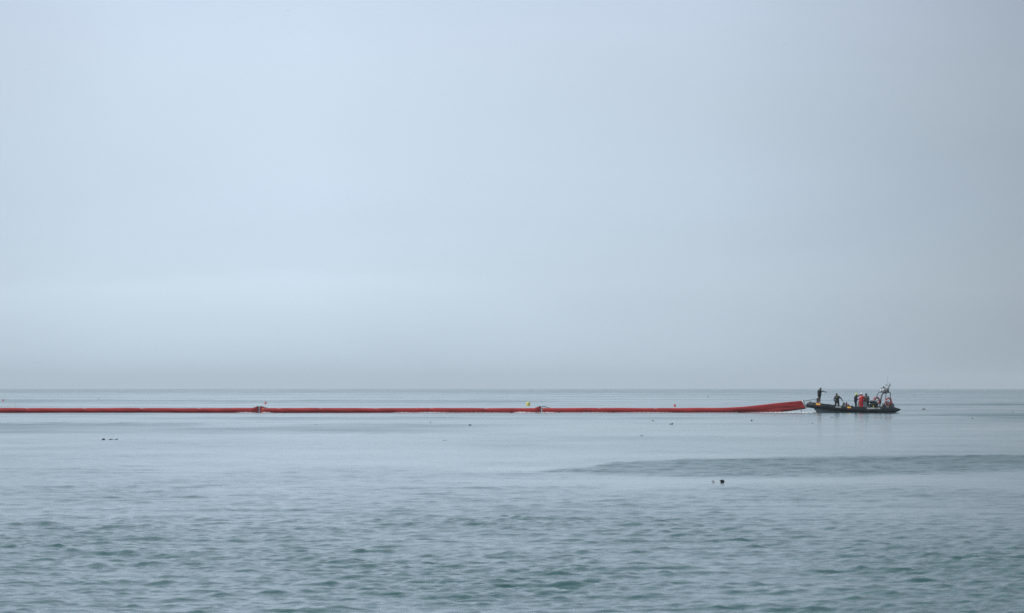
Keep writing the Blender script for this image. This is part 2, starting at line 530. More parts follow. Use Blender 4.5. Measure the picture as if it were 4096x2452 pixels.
    t.links.new(sp.outputs[1], mr.inputs['Value'])
    rm = N(t, 'ShaderNodeMath', operation='MULTIPLY_ADD'); rm.inputs[2].default_value = 0.045
    t.links.new(mr.outputs[0], rm.inputs[0]); t.links.new(a.outputs['Fac'], rm.inputs[1])
    t.links.new(rm.outputs[0], bs.inputs['Roughness'])
    st = N(t, 'ShaderNodeMath', operation='MULTIPLY_ADD'); st.inputs[1].default_value = 0.26; st.inputs[2].default_value = 0.02
    t.links.new(a.outputs['Fac'], st.inputs[0]); t.links.new(st.outputs[0], bn.inputs['Strength'])
    t.links.new(ad.outputs[0], bn.inputs['Height']); t.links.new(bn.outputs[0], bs.inputs['Normal'])
    o = link_mesh('water', me, m)
    tag(o, 'calm grey blue sea with wind ruffled patches', None, None, 'structure')
build_sea()

# ------------------------------------------------------------------ haze
HAZE = True
if HAZE:
    hv, hf = [], []
    x0, x1, y0, y1, z0, z1 = -9000, 9000, -130, 14500, -1.6, 47.0
    hv = [(x, y, z) for x in (x0, x1) for y in (y0, y1) for z in (z0, z1)]
    hf = [(0, 1, 3, 2), (4, 6, 7, 5), (0, 4, 5, 1), (2, 3, 7, 6), (0, 2, 6, 4), (1, 5, 7, 3)]
    hm = bpy.data.materials.new('pale_haze'); hm.use_nodes = True
    ht = hm.node_tree; ht.nodes.clear()
    ho = N(ht, 'ShaderNodeOutputMaterial')
    hp = N(ht, 'ShaderNodeVolumePrincipled')
    hp.inputs['Color'].default_value = (0.90, 0.95, 1.0, 1)
    hp.inputs['Density'].default_value = 0.000085
    hp.inputs['Anisotropy'].default_value = 0.0
    ht.links.new(hp.outputs[0], ho.inputs['Volume'])
    h = obj('haze', (hv, hf), hm, None, False)
    tag(h, 'pale sea haze that fades the horizon', None, None, 'stuff')

# ------------------------------------------------------------------ floating barrier
YB = 450.0
MPP = YB / FPX                         # metres per photograph pixel there
def bx(px): return (px - 2048) * MPP
def bz(py): return P(2048, py, YB).z
TUBE_R, TUBE_Z = 0.29, 0.185

def loft(rings, close=True):
    n, k = len(rings), len(rings[0])
    V = [p for r in rings for p in r]
    F = []
    for i in range(n - 1):
        for j in range(k):
            F.append((i * k + j, i * k + (j + 1) % k, (i + 1) * k + (j + 1) % k, (i + 1) * k + j))
    F.append(tuple(range(k)))
    F.append(tuple((n - 1) * k + j for j in range(k)))
    return V, F

def barrier(px0, px1, flat0, flat1, tow, label, tucks):
    root = thing('floating_barrier', label, 'floating barrier', (bx((px0 + px1) / 2), YB, 0), 0, 'red barrier sections joined end to end')
    ox = root.location.x
    rnd = random.Random(int(px0) + 5)
    step = 3.0
    n = int((px1 - px0) / step)
    rings, sk_top, sk_bot = [], [], []
    K = 28
    for i in range(n + 1):
        px = px0 + (px1 - px0) * i / n
        f = 0.0
        if flat0: f = max(f, 1 - min(1, (px - px0) / 24))
        if flat1: f = max(f, 1 - min(1, (px1 - px) / 26))
        f = f * f * (3 - 2 * f) * 0.4 + f * 0.6
        a = TUBE_R * (1 + f * 0.55); b = TUBE_R * (1 - f) + 0.03 * f
        cz = TUBE_Z
        wav = 0.010 * math.sin(px * 0.013 + px0) + 0.006 * math.sin(px * 0.041)
        pinch = 1.0; crease = 0.0
        for t in tucks:
            d = (px - t) / 7.0
            pinch -= 0.15 * math.exp(-d * d)
            crease += math.exp(-((px - t - 3) / 3.0) ** 2) * 0.05
        shear = 0.0
        sb = -0.5
        if tow:
            top = np.interp(px, [2600, 2882, 2930, 2967, 3020, 3080, 3140, 3204], [1631.7, 1631.2, 1629.6, 1627.4, 1621.6, 1614.9, 1608.6, 1602.4])
            fold = np.interp(px, [2600, 2882, 2981, 3080, 3165, 3204], [1653.5, 1653, 1646.3, 1635.6, 1626.6, 1622.2])
            bot = np.interp(px, [2600, 2960, 3122, 3204], [1669, 1668, 1647.2, 1633.8])
            q = sstep(2880, 3190, np.array(px)).item()
            a = (bz(top) - bz(fold)) / 2
            cz = (bz(top) + bz(fold)) / 2
            b = TUBE_R * (1 - 0.86 * q)
            sb = bz(bot)
            shear = 0.60 * sstep(3090, 3200, np.array(px)).item()
        zt = cz + a
        ring = []
        for k in range(K):
            an = 2 * math.pi * k / K
            yy, zz = math.cos(an), math.sin(an)
            w = 0.012 * math.sin(an * 3 + px * 0.05) * (1 - f)
            z = cz + (a * pinch) * zz + wav
            y = -b * pinch * yy + w - crease * max(0, zz) * max(0, yy)
            if f > 0: z += crease * 0
            ring.append((bx(px) - ox + shear * (zt - z), y, z))
        rings.append(ring)
        if i % 3 == 0 or i == n:
            fz = cz - a * 0.9 + wav
            sk_top.append((bx(px) - ox + shear * (zt - fz), fz)); sk_bot.append((bx(px) - ox + shear * (zt - sb), sb))
    obj('float_tube', loft(rings), M['boom'], root)
    V, F = [], []
    for (xa, za), (xb, zb) in zip(sk_top, sk_bot):
        y = 0.02 * math.sin(xa * 2.1)
        V += [(xa, y - 0.012, za), (xb, y * .5 - 0.012, zb), (xb, y * .5 + 0.012, zb), (xa, y + 0.012, za)]
    for i in range(len(sk_top) - 1):
        for j in range(4):
            F.append((4 * i + j, 4 * i + (j + 1) % 4, 4 * i + 4 + (j + 1) % 4, 4 * i + 4 + j))
    F += [(0, 1, 2, 3), tuple(4 * (len(sk_top) - 1) + j for j in range(4))]
    obj('skirt', (V, F), M['skirt'], root)
    ch = obj('ballast_chain', sweep([(x, 0, z - 0.015) for x, z in sk_bot[::2]] + [(sk_bot[-1][0], 0, sk_bot[-1][1] - 0.015)], 0.022, 6), M['boomdark'], root)
    # end connectors; an added dark strip draws the fold line up the raised fabric
    for end, px, sgn in ((flat0, px0, -1), (flat1, px1, 1)):
        if not end: continue
        x = bx(px) - ox
        obj('end_connector', rbox((x + sgn * 0.035, 0, 0.12), (0.07, 0.10, 1.02), 0.008), M['plate'], root, False)
        for k in range(7):
            obj('bolt', rbox((x + sgn * 0.035, -0.056, -0.05 + 0.1 * k), (0.03, 0.016, 0.035), 0.0), M['frame'], root, False)
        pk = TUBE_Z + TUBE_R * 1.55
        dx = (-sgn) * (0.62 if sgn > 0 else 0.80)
        obj('dark_fold_strip', sweep([(x, 0, pk + 0.012), (x + dx * 0.3, 0, pk - 0.035), (x + dx, -0.02, TUBE_Z + TUBE_R + 0.0)], [0.045, 0.042, 0.018], 8), M['boomdark'], root)
    if tow:
        # slanted white end bar
        A, B = P(3208, 1600.5, YB) - Vector((ox, YB, 0)), P(3227, 1630.8, YB) - Vector((ox, YB, 0))
        A.y = B.y = 0
        obj('end_bar', sweep([A, B], 0.05, 8), M['white'], root)
        off = Vector((-0.10, 0, 0))
        obj('bolt_strip', sweep([A + off, B + off + Vector((0, 0, 0.02))], 0.035, 6), M['plate'], root)
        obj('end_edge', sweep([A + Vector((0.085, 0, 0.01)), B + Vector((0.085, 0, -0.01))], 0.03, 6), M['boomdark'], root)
        c0 = P(3205, 1632, YB) - Vector((ox, YB, 0)); c0.y = -0.03
        c1 = P(3204.5, 1652, YB) - Vector((ox, YB, 0)); c1.y = -0.03
        obj('hanging_weight', merge(sweep([c0, c0.lerp(c1, .5), c0.lerp(c1, .75), c1], [0.05, 0.022, 0.045, 0.05], 8),
                                    sweep([c0 + Vector((-.05, 0, .02)), c0 + Vector((.10, 0, .05))], 0.035, 6)), M['boomdark'], root)
        w0 = P(3199, 1633.5, YB) - Vector((ox, YB, 0))
    else:
        pass
    return root

T0 = [108 + 229.5 * k for k in range(-1, 4)]
barrier(-420, 1034.5, False, True, False, 'red floating barrier section running off the left edge of the picture', [t for t in T0])
sec2 = barrier(1040.5, 2163, True, True, False, 'middle red floating barrier section between the two grey joints, yellow buoy behind it', [1115, 1281, 1503, 1725, 1943])
sec3 = barrier(2169.5, 3204, True, False, True, 'red floating barrier section whose raised end is towed by the boat', [2395, 2620])
def valve(parent, px, py, r, m):
    ox = parent.location.x
    p = P(px, py, YB)
    vf = lathe([(0.0, 0), (r * .7, .0), (r, -.02), (r, -.07), (r * .8, -.09)], 14)
    mt = Matrix.Translation((p.x - ox, -0.24, p.z)) @ Matrix.Rotation(R(90), 4, 'X')
    obj('handle_patch', xf(vf, mt), m, parent)
valve(sec2, 1054, 1635.2, 0.10, M['patch'])
valve(sec3, 2175.5, 1635.5, 0.055, M['patch'])

# ------------------------------------------------------------------ boat
BC = P(3414, 1650, 449.0); BC.z = 0.0
PHI = R(12)
KX = 4.958
MB = 449.0 / FPX
def cz_(cy): return P(2048, 1480 + cy / KX, 449.0).z
def lx_(cx, ly):
    X = (3180 + cx / KX - 3414) * MB
    return (X + ly * math.sin(PHI)) / math.cos(PHI)
boat = thing('rigid_inflatable_boat', 'black rigid inflatable boat with grey hull and white lettering, towing the red barrier', 'boat', BC, PHI)
BM = Matrix.Translation(BC) @ Matrix.Rotation(PHI, 4, 'Z')

def tube_z(lx): return float(np.interp(lx, [-4.75, -4.0, -3.0, -2.0, -1.0, 1.2, 4.3, 5.0], [.80, .715, .58, .465, .37, .29, .275, .34]))
TR = 0.29
half = [(4.81, -1.12, .05), (4.73, -1.12, .09), (4.47, -1.12, .19), (4.27, -1.12, .275), (4.15, -1.12, TR)]
half += [(x, -1.12, TR) for x in np.linspace(4.0, -1.8, 24)]
half += [(-2.2, -1.11, TR), (-2.6, -1.07, TR), (-3.0, -1.02, TR), (-3.4, -.94, TR), (-3.8, -.82, TR), (-4.15, -.67, TR), (-4.46, -.49, TR), (-4.70, -.29, TR), (-4.82, -.12, TR), (-4.85, 0, TR)]
path = [Vector((x, y, tube_z(x))) for x, y, r in half] + [Vector((x, -y, tube_z(x))) for x, y, r in half[-2::-1]]
rads = [r for *_, r in half] + [r for *_, r in half[-2::-1]]
obj('inflatable_tube', sweep(path, rads, 24), M['rubber'], boat)
PORT = path[4:len(half)]
def tube_pt(lx, al, off=0.006):
    """point on the outer face of the port tube"""
    for a, b in zip(PORT, PORT[1:]):
        if b.x <= lx <= a.x:
            t = (a.x - lx) / (a.x - b.x)
            c = a.lerp(b, t); d = (b - a).normalized(); break
    else:
        c = PORT[0]; d = Vector((-1, 0, 0))
    nrm = Vector((-d.y, d.x, 0)).normalized()
    if nrm.y > 0: nrm = -nrm
    up = nrm.cross(d).normalized()
    if up.z < 0: up = -up
    return c + (nrm * math.cos(al) + up * math.sin(al)) * (TR + off)
def tube_patch(l0, l1, a0, a1, off, nx=8, na=6):
    V = [tube_pt(l0 + (l1 - l0) * i / nx, a0 + (a1 - a0) * j / na, off) for i in range(nx + 1) for j in range(na + 1)]
    F = [(i * (na + 1) + j, i * (na + 1) + j + 1, (i + 1) * (na + 1) + j + 1, (i + 1) * (na + 1) + j) for i in range(nx) for j in range(na)]
    return V, F
# rubbing strake, bow cap patches, grab line
for al, rr in ((-0.25, 0.028), (-0.55, 0.018)):
    obj('rubbing_strake', sweep([tube_pt(x, al, 0.0) for x in np.linspace(4.2, -4.45, 40)], rr, 6), M['rubber'], boat)
obj('grab_line', sweep([tube_pt(x, 0.95 + 0.10 * math.sin(x * 5.2), 0.012) for x in np.linspace(3.9, -4.1, 70)], 0.012, 5), M['rope'], boat)
obj('bow_fitting', rbox((-4.70, 0, 1.10), (.20, .14, .12), .02), M['frame'], boat)
# hull
st = [(-4.50, .62, .03, .70, .05, .74), (-4.28, .36, .10, .60, .25, .72), (-4.05, .10, .20, .50, .42, .66), (-3.6, -.14, .44, .36, .66, .56), (-3.0, -.28, .66, .24, .88, .46),
      (-2.0, -.38, .84, .12, 1.02, .36), (0, -.42, .92, 0.0, 1.05, .22), (3.55, -.44, .95, -.08, 1.05, .18)]
V, F = [], []
for x, zk, wc, zc, wt, zt in st:
    V += [(x, -wt, zt), (x, -wc, zc), (x, 0, zk), (x, wc, zc), (x, wt, zt)]
for i in range(len(st) - 1):
    for j in range(4):
        F.append((5 * i + j, 5 * i + j + 1, 5 * i + 6 + j, 5 * i + 5 + j))
F.append(tuple(5 * (len(st) - 1) + j for j in range(5)))
obj('hull', (V, F), M['hull'], boat, False)
DECK_Z, BOW_Z = 0.30, 0.90
obj('deck', merge(rbox((.45, 0, DECK_Z - .03), (6.2, 1.98, .06), .01)), M['deck'], boat, False)
V = [(-4.3, -.18), (-4.05, -.42), (-3.6, -.70), (-2.85, -.86), (-2.75, -.86), (-2.75, .86), (-2.85, .86), (-3.6, .70), (-4.05, .42), (-4.3, .18)]
n = len(V)
obj('bow_platform', ([(x, y, .42) for x, y in V] + [(x, y, BOW_Z) for x, y in V],
    [tuple(range(n)), tuple(range(n, 2 * n))] + [(i, (i + 1) % n, n + (i + 1) % n, n + i) for i in range(n)]), M['deck'], boat, False)
obj('transom', rbox((3.58, 0, .32), (.09, 1.96, .62), .02), M['hull'], boat, False)
# towing post at the bow
pl = lx_(437, 0)
obj('towing_post', merge(lathe([(.062, BOW_Z), (.062, cz_(585)), (.085, cz_(580)), (.10, cz_(570)), (.085, cz_(560)), (.03, cz_(556))], 14, (pl, 0, 0)),
                         sweep([(pl - .16, 0, cz_(573)), (pl + .17, 0, cz_(585))], .03, 8)), M['frame'], boat)
# console with wheel and screen
cl = lx_(1325, 0)
con = obj('console', merge(rbox((cl, 0, (DECK_Z + 1.22) / 2), (.92, .86, 1.22 - DECK_Z), .06, 0.84, .06)), M['console'], boat, False)
obj('console_top', rbox((cl + .12, 0, 1.26), (.62, .66, .12), .03), M['seat'], con, False)
obj('windscreen_frame', sweep(rounded_path([(cl - .15, -.33, 1.24), (cl - .08, -.33, 1.50), (cl - .08, .33, 1.50), (cl - .15, .33, 1.24)], .06), .015, 6), M['frame'], con)
ring = [(cl + .50 + .05 * math.sin(a), .17 * math.cos(a), 1.12 + .17 * math.sin(a)) for a in np.linspace(0, 2 * math.pi, 20)[:-1]]
obj('steering_wheel', merge(sweep(ring, .014, 6, closed=True), sweep([(cl + .38, 0, 1.1), (cl + .5, 0, 1.12)], .03, 6), sweep([ring[0], (cl + .5, 0, 1.12), ring[9]], .012, 5)), M['frame'], con)
# jockey seats
for cx, ly in ((1458, -.05), (1455, .55)):
    sx = lx_(cx, ly)
    sb_ = obj('seat_pod', rbox((sx, ly, DECK_Z + .22), (.42, .36, .44), .04, .85), M['console'], boat, False)
    obj('seat_cushion', rbox((sx, ly, DECK_Z + .50), (.50, .38, .14), .05), M['seat'], sb_, False)
sx = lx_(1500, -.05)
rl = lx_(1665, 0)
obj('stern_locker', rbox((rl + .02, 0, DECK_Z + .19), (.55, 1.3, .38), .04, .8), M['console'], boat, False)
# roll bar
def bl(cx, cy, ly): return Vector((lx_(cx, ly), ly, cz_(cy)))
FY = .80
def add_frame(name, pts, r, rad=.12): return obj(name, sweep(rounded_path(pts, rad), r, 8), M['frame'], boat)
add_frame('roll_bar', [bl(1672, 725, -FY), bl(1700, 560, -FY), bl(1735, 462, -FY), bl(1768, 446, -FY), bl(1893, 446, -FY), bl(1890, 560, -FY), bl(1888, 725, -FY)], .042)
obj('roll_bar_sleeve', sweep([bl(1672, 725, -FY), bl(1700, 640, -FY), bl(1703, 560, -FY), bl(1722, 495, -FY), bl(1745, 462, -FY), bl(1775, 450, -FY)], [.05, .06, .066, .066, .07, .06], 8), M['frame'], boat)
add_frame('roll_bar', [bl(1606, 690, FY), bl(1632, 560, FY), bl(1680, 437, FY), bl(1838, 440, FY), bl(1822, 560, FY), bl(1815, 725, FY)], .034)
for cx, cx2 in ((1690, 1762), (1835, 1885)):
    obj('cross_tube', sweep([bl(cx, 438, FY), bl(cx2, 446, -FY)], .034, 8), M['frame'], boat)
obj('top_plate', rbox((lx_(1790, 0), 0, cz_(440)), (.72, .9, .05), .01), M['frame'], boat, False)
obj('loud_hailer', lathe([(.05, .2), (.06, .1), (.12, 0), (.11, -.02)], 12, (lx_(1808, -.3), -.3, cz_(468))), M['frame'], boat)
for (a, b, ly) in (((1640, 615), (1700, 575), FY), ((1642, 625), (1702, 585), FY), ((1640, 620), (1670, 690), FY), ((1650, 615), (1682, 685), FY),
                   ((1800, 640), (1860, 600), -.55), ((1802, 652), (1862, 612), -.55), ((1850, 615), (1885, 670), -.55), ((1838, 628), (1865, 678), -.55)):
    obj('brace', sweep([bl(*a, ly), bl(*b, ly)], .017, 6), M['frame'], boat)
obj('wind_vane', sweep([bl(1880, 585, -.6), bl(1920, 565, -.6)], .035, 6), M['frame'], boat)
# mast-head gear
cage = [[bl(1716, 437, y), bl(1722, 358, y), bl(1850, 362, y), bl(1852, 437, y)] for y in (-.34, .34)]
for c_ in cage:
    add_frame('radar_cage', c_, .026, .08)
for cx in (1722, 1783, 1848):
    obj('radar_cage', sweep([bl(cx, 360, -.34), bl(cx, 360, .34)], .02, 6), M['frame'], boat)
obj('radar_cage', sweep([bl(1785, 360, -.34), bl(1783, 437, -.34)], .024, 6), M['frame'], boat)
rd = obj('radar_dome', lathe([(.20, 0), (.265, .03), (.275, .10), (.275, .20), (.25, .27), (.12, .30)], 24, (lx_(1756, 0), 0, cz_(430))), M['white'], boat)
obj('dark_stripe', lathe([(.2775, .13), (.2775, .155)], 24, (lx_(1756, 0), 0, cz_(430))), M['console'], rd)
obj('grey_canister', lathe([(.12, 0), (.14, .03), (.14, .26), (.10, .31)], 18, (lx_(1822, -.1), -.1, cz_(430))), M['console'], boat)
obj('white_raft_container', lathe([(.13, 0), (.145, .02), (.145, .62), (.12, .66), (.05, .67)], 18, (lx_(1855, .15), .15, cz_(438))), M['white'], boat)
obj('blue_lamp', lathe([(.05, 0), (.06, .02), (.06, .10), (.03, .14)], 14, (lx_(1779, 0), 0, cz_(357))), M['bluelight'], boat)
obj('horn_aerial', sweep([bl(1764, 358, 0), bl(1765, 312, 0)], [.045, .022], 8), M['frame'], boat)
add_frame('light_mast', [bl(1818, 360, 0), bl(1822, 305, 0), bl(1870, 318, 0)], .022, .04)
obj('mast_lamp', lathe([(.03, 0), (.045, .02), (.045, .08), (.02, .1)], 10, (lx_(1818, 0), 0, cz_(303))), M['frame'], boat)
obj('whip_aerial', sweep([bl(1852, 360, .1), bl(1851, 240, .1), bl(1856, 115, .1)], [.012, .009, .006], 5), M['engine'], boat)
obj('flag_staff', sweep([bl(1868, 440, -.2), bl(1880, 325, -.2), bl(1889, 243, -.2)], [.03, .024, .014], 6), M['frame'], boat)
# drooping courtesy flag, two colours
fl0 = [bl(1888, 256, -.2), bl(1884, 318, -.2)]
def cloth(tl, bl_, tr, br, nx=6, nz=6, amp=.03):
    V, F = [], []
    for i in range(nx + 1):
        for j in range(nz + 1):
            s, t = i / nx, j / nz
            p = tl.lerp(tr, s).lerp(bl_.lerp(br, s), t)
            V.append(p + Vector((0, amp * math.sin(s * 7 + t * 2), 0)))
    for i in range(nx):
        for j in range(nz):
            F.append((i * (nz + 1) + j, i * (nz + 1) + j + 1, (i + 1) * (nz + 1) + j + 1, (i + 1) * (nz + 1) + j))
    return V, F
def solid(o, th):
    md = o.modifiers.new('thickness', 'SOLIDIFY'); md.thickness = th
    return o
fg = solid(obj('flag', cloth(fl0[0], fl0[1] + Vector((-.03, 0, 0)), fl0[0] + Vector((.04, 0, -.05)), bl(1898, 314, -.2)), M['white'], boat), .006)
solid(obj('flag_fly', cloth(bl(1891, 270, -.2), bl(1896, 316, -.2), bl(1897, 278, -.2), bl(1914, 304, -.2)), M['flagnavy'], fg), .006)
# outboard engines
for ly in (-.38, .38):
    ex = lx_(1895, ly) if ly < 0 else lx_(1895, -.38)
    eng = obj('outboard_engine', blob((0, 0, 0), (.46, .27, .44), 3, .03, 3), M['engine'], boat)
    eng.location = (ex, ly, cz_(716))
    obj('cowl_band', lathe([(.27, 0), (.285, .02), (.285, .05), (.27, .07)], 24), M['engine_light'], eng)
    eng.children[0].scale = (1.64, .98, 1); eng.children[0].location = (0, 0, -.10)
    obj('engine_leg', rbox((-.05, 0, -.75), (.30, .16, .95), .04, 1), M['engine'], eng, False)
    obj('engine_bracket', rbox((-.40, 0, -.35), (.2, .26, .5), .03), M['frame'], eng, False)
obj('stern_bench', merge(lathe([(.16, 0), (.17, .30), (.15, .42), (.08, .48)], 16, (lx_(1765, -.2), -.2, DECK_Z + .25)),
                         rbox((lx_(1772, .2), .2, DECK_Z + .3), (.36, .7, .6), .08, .8)), M['engine_light'], boat)
obj('hose', sweep([bl(1790, 650, -.7), bl(1800, 690, -.72), bl(1825, 712, -.72), bl(1850, 715, -.72), bl(1878, 705, -.72), bl(1890, 690, -.7)], .012, 6), M['band'], boat)
obj('coiled_line', sweep([(lx_(742, -.9) + .17 * math.cos(t), -.9 + .12 * math.sin(t), tube_z(-2.1) + TR + .0 + t * .003) for t in np.linspace(0, 20, 60)], .014, 5), M['rope'], boat)
# flag patches: red, yellow, red
for c0, c1 in ((412, 488), (1000, 1076)):
    l0, l1 = lx_(c0, -1.1 if c0 > 900 else -.85), lx_(c1, -1.1 if c0 > 900 else -.95)
    fp = obj('flag_patch', tube_patch(l0, l1, R(22), R(56), .008), M['flagyellow'], boat)
    obj('red_stripe', tube_patch(l0, l1, R(56), R(70), .008), M['flagred'], fp)
    obj('red_stripe', tube_patch(l0, l1, R(7), R(22), .008), M['flagred'], fp)
# lettering wrapped on the tube
def lettering(txt, cx0, cx1, size_cy, cy_mid):
    cu = bpy.data.curves.new('text', 'FONT'); cu.body = txt; cu.size = 1.0; cu.offset = 0.018
    to = bpy.data.objects.new('text', cu); COL.objects.link(to)
    dg = bpy.context.evaluated_depsgraph_get(); dg.update()
    me = bpy.data.meshes.new_from_object(to.evaluated_get(dg))
    bpy.data.objects.remove(to)
    bm = bmesh.new(); bm.from_mesh(me)
    for k in range(1, 12):
        bmesh.ops.bisect_plane(bm, geom=bm.verts[:] + bm.edges[:] + bm.faces[:], plane_co=(0, k / 14, 0), plane_no=(0, 1, 0))
    xs = [v.co.x for v in bm.verts]; ys = [v.co.y for v in bm.verts]
    x0, x1, y0, y1 = min(xs), max(xs), min(ys), max(ys)
    l0, l1 = lx_(cx0, -1.35), lx_(cx1, -1.35)
    for v in bm.verts:
        s, t = (v.co.x - x0) / (x1 - x0), (v.co.y - y0) / (y1 - y0)
        l = l0 + (l1 - l0) * s
        zc = tube_z(l)
        z = cz_(cy_mid[0] + (cy_mid[1] - cy_mid[0]) * s) + (t - .5) * size_cy / KX * MB
        al = math.asin(max(-.99, min(.99, (z - zc) / (TR + .006))))
        v.co = tube_pt(l, al, .009)
    bm.to_mesh(me); bm.free()
    me.materials.clear()
    link_mesh('lettering', me, M['letter'], boat)
lettering('GEAS', 778, 888, 33, (731, 737))
lettering('GUARDIA CIVIL', 1405, 1682, 31, (760, 760))
for cx in (1155, 1302):
    l = lx_(cx, -1.38)
    obj('valve_cap', blob(tube_pt(l, .38, .01), (.02, .015, .02), 1, .05, 1), M['letter'], boat)

# ------------------------------------------------------------------ things in and on the boat
def world(p): return BM @ Vector(p)
def lifebuoy(cx, cy, ly, yaw, label):
    c = world(bl(cx, cy, ly))
    root = thing('lifebuoy', label, 'lifebuoy', c, PHI + yaw, 'lifebuoys hung on the roll bar')
    Rm, rm = .335, .085
    ringp = [(Rm * math.cos(a), 0, Rm * math.sin(a)) for a in np.linspace(0, 2 * math.pi, 37)[:-1]]
    obj('ring', sweep(ringp, rm, 14, closed=True), M['orange'], root)
    for a0 in (20, 110, 170, 260):
        pts = [(Rm * math.cos(R(a)), 0, Rm * math.sin(R(a))) for a in np.linspace(a0 - 4, a0 + 4, 5)]
        obj('reflective_band', sweep(pts, rm + .004, 14), M['band'], root)
    obj('grab_rope', sweep([((Rm + rm + .035 + .02 * math.cos(4 * a)) * math.cos(a), 0, (Rm + rm + .035 + .02 * math.cos(4 * a)) * math.sin(a)) for a in np.linspace(0, 2 * math.pi, 49)[:-1]], .008, 5, closed=True), M['orange'], root)
lifebuoy(1850, 622, -.93, R(18), 'orange red lifebuoy in front of the engines, nearest the stern')
lifebuoy(1643, 612, .90, R(14), 'orange red lifebuoy half behind the roll bar, next to the black bag')

def loc(cx, ly, z): return world((lx_(cx, ly), ly, z))
# heaps of kit
b = thing('dive_bag', 'large black kit bag heaped beside the roll bar behind the seats', 'bag', loc(1565, -.25, DECK_Z), PHI)
obj('bag_body', blob((0, 0, .46), (.43, .42, .50), 21, .12, 3), M['seat'], b)
obj('bag_flap', blob((-.20, -.05, .84), (.34, .30, .16), 8, .14, 3), M['greycover'], b)
obj('bag_strap', sweep([(-.38, -.36, .2), (-.25, -.44, .55), (.1, -.44, .62), (.3, -.4, .3)], .02, 6), M['dark'], b)
c_ = thing('gas_cylinder', 'small yellow gas cylinder standing by the black kit bag', 'gas cylinder', loc(1550, -.80, DECK_Z), PHI)
obj('cylinder_body', lathe([(.045, 0), (.058, .02), (.06, .36), (.045, .44), (.02, .46)], 14), M['gas'], c_)
obj('cylinder_valve', merge(lathe([(.018, .46), (.018, .52)], 8), sweep([(-.04, 0, .51), (.04, 0, .51)], .014, 6)), M['frame'], c_)
b = thing('covered_bundle', 'blue grey pointed bundle on the foredeck, left of the maroon float', 'bundle', loc(958, -.2, DECK_Z), PHI)
obj('cover', xf(lathe([(.20, 0), (.22, .1), (.215, .3), (.17, .55), (.10, .73), (.03, .80)], 18), Matrix.Rotation(R(3), 4, 'Y')), M['greycover'], b)
obj('white_rope_coil', sweep([(.08 + .1 * math.cos(t), -.26 + .04 * math.sin(t), .40 + t * .006) for t in np.linspace(0, 12, 40)], .016, 6), M['band'], b)
b = thing('marker_float', 'tall maroon bullet shaped float standing upright amidships', 'float', loc(1016, -.2, DECK_Z), PHI)
obj('float_body', lathe([(.08, 0), (.095, .1), (.095, .5), (.085, .68), (.055, .79), (.015, .83)], 16), M['maroon'], b)
obj('float_rope', sweep([(.0, -.1, .3), (-.05, -.14, .12), (.02, -.16, .02)], .014, 6), M['band'], b)
b = thing('marker_float', 'short maroon float lying beside the tall upright one', 'float', loc(1056, -.25, DECK_Z), PHI)
obj('float_body', lathe([(.08, 0), (.105, .1), (.11, .42), (.085, .54), (.03, .58)], 16), M['maroon'], b)
obj('float_rope', sweep([(-.1, -.05, .5), (-.14, -.08, .57), (-.05, -.09, .60)], .016, 6), M['band'], b)
b = thing('rope_coil', 'dark heap of rope on the tube edge between the maroon floats and the yellow helmet', 'rope', loc(1105, -.6, DECK_Z), PHI)
obj('coil', sweep([(.26 * math.cos(t) * (1 - t * .006), .16 * math.sin(t), .08 + t * .0105) for t in np.linspace(0, 32, 90)], .03, 6), M['navy'], b)

# ropes between boat and barrier
post_top = world((pl - .15, 0, cz_(574)))
a0 = P(3211, 1604.5, YB)
def rope(label, pts, r, cat='rope'):
    return tag(obj('tow_rope', sweep(pts, r, 6), M['rope']), label, cat, None)
rope('thick dark tow rope from the towing post to the top of the barrier end',
     [a0.lerp(post_top, t) + Vector((0, 0, -.02 * math.sin(math.pi * t))) for t in np.linspace(0, 1, 12)], [.034 - .012 * t for t in np.linspace(0, 1, 12)])
lowb = P(3226, 1630, YB)
rope('short dark line from the foot of the barrier end to the boat nose', [lowb, lowb.lerp(world((-4.98, -.02, .80)), .5), world((-4.97, -.02, .82))], .022)
rope('slack thin line running from the towing post down over the bow tube',
     [world(p) for p in [(pl - .08, -.05, cz_(590)), (pl - .35, -.35, cz_(618)), bl(330, 655, -.55), tube_pt(-4.22, .75, .015), tube_pt(-4.28, .45, .015), tube_pt(-4.32, .15, .015), tube_pt(-4.35, -.1, .015)]], .013)
rope('thin dark line hanging straight down from the towing post over the hull to the water',
     [world(p) for p in [(pl - .16, -.05, cz_(580)), bl(404, 640, -.8), tube_pt(lx_(404, -1.0), .7, .02), tube_pt(lx_(404, -1.0), .1, .02), tube_pt(lx_(404, -1.0), -.5, .02), bl(404, 800, -.7), bl(403, 842, -.66)]], .018)

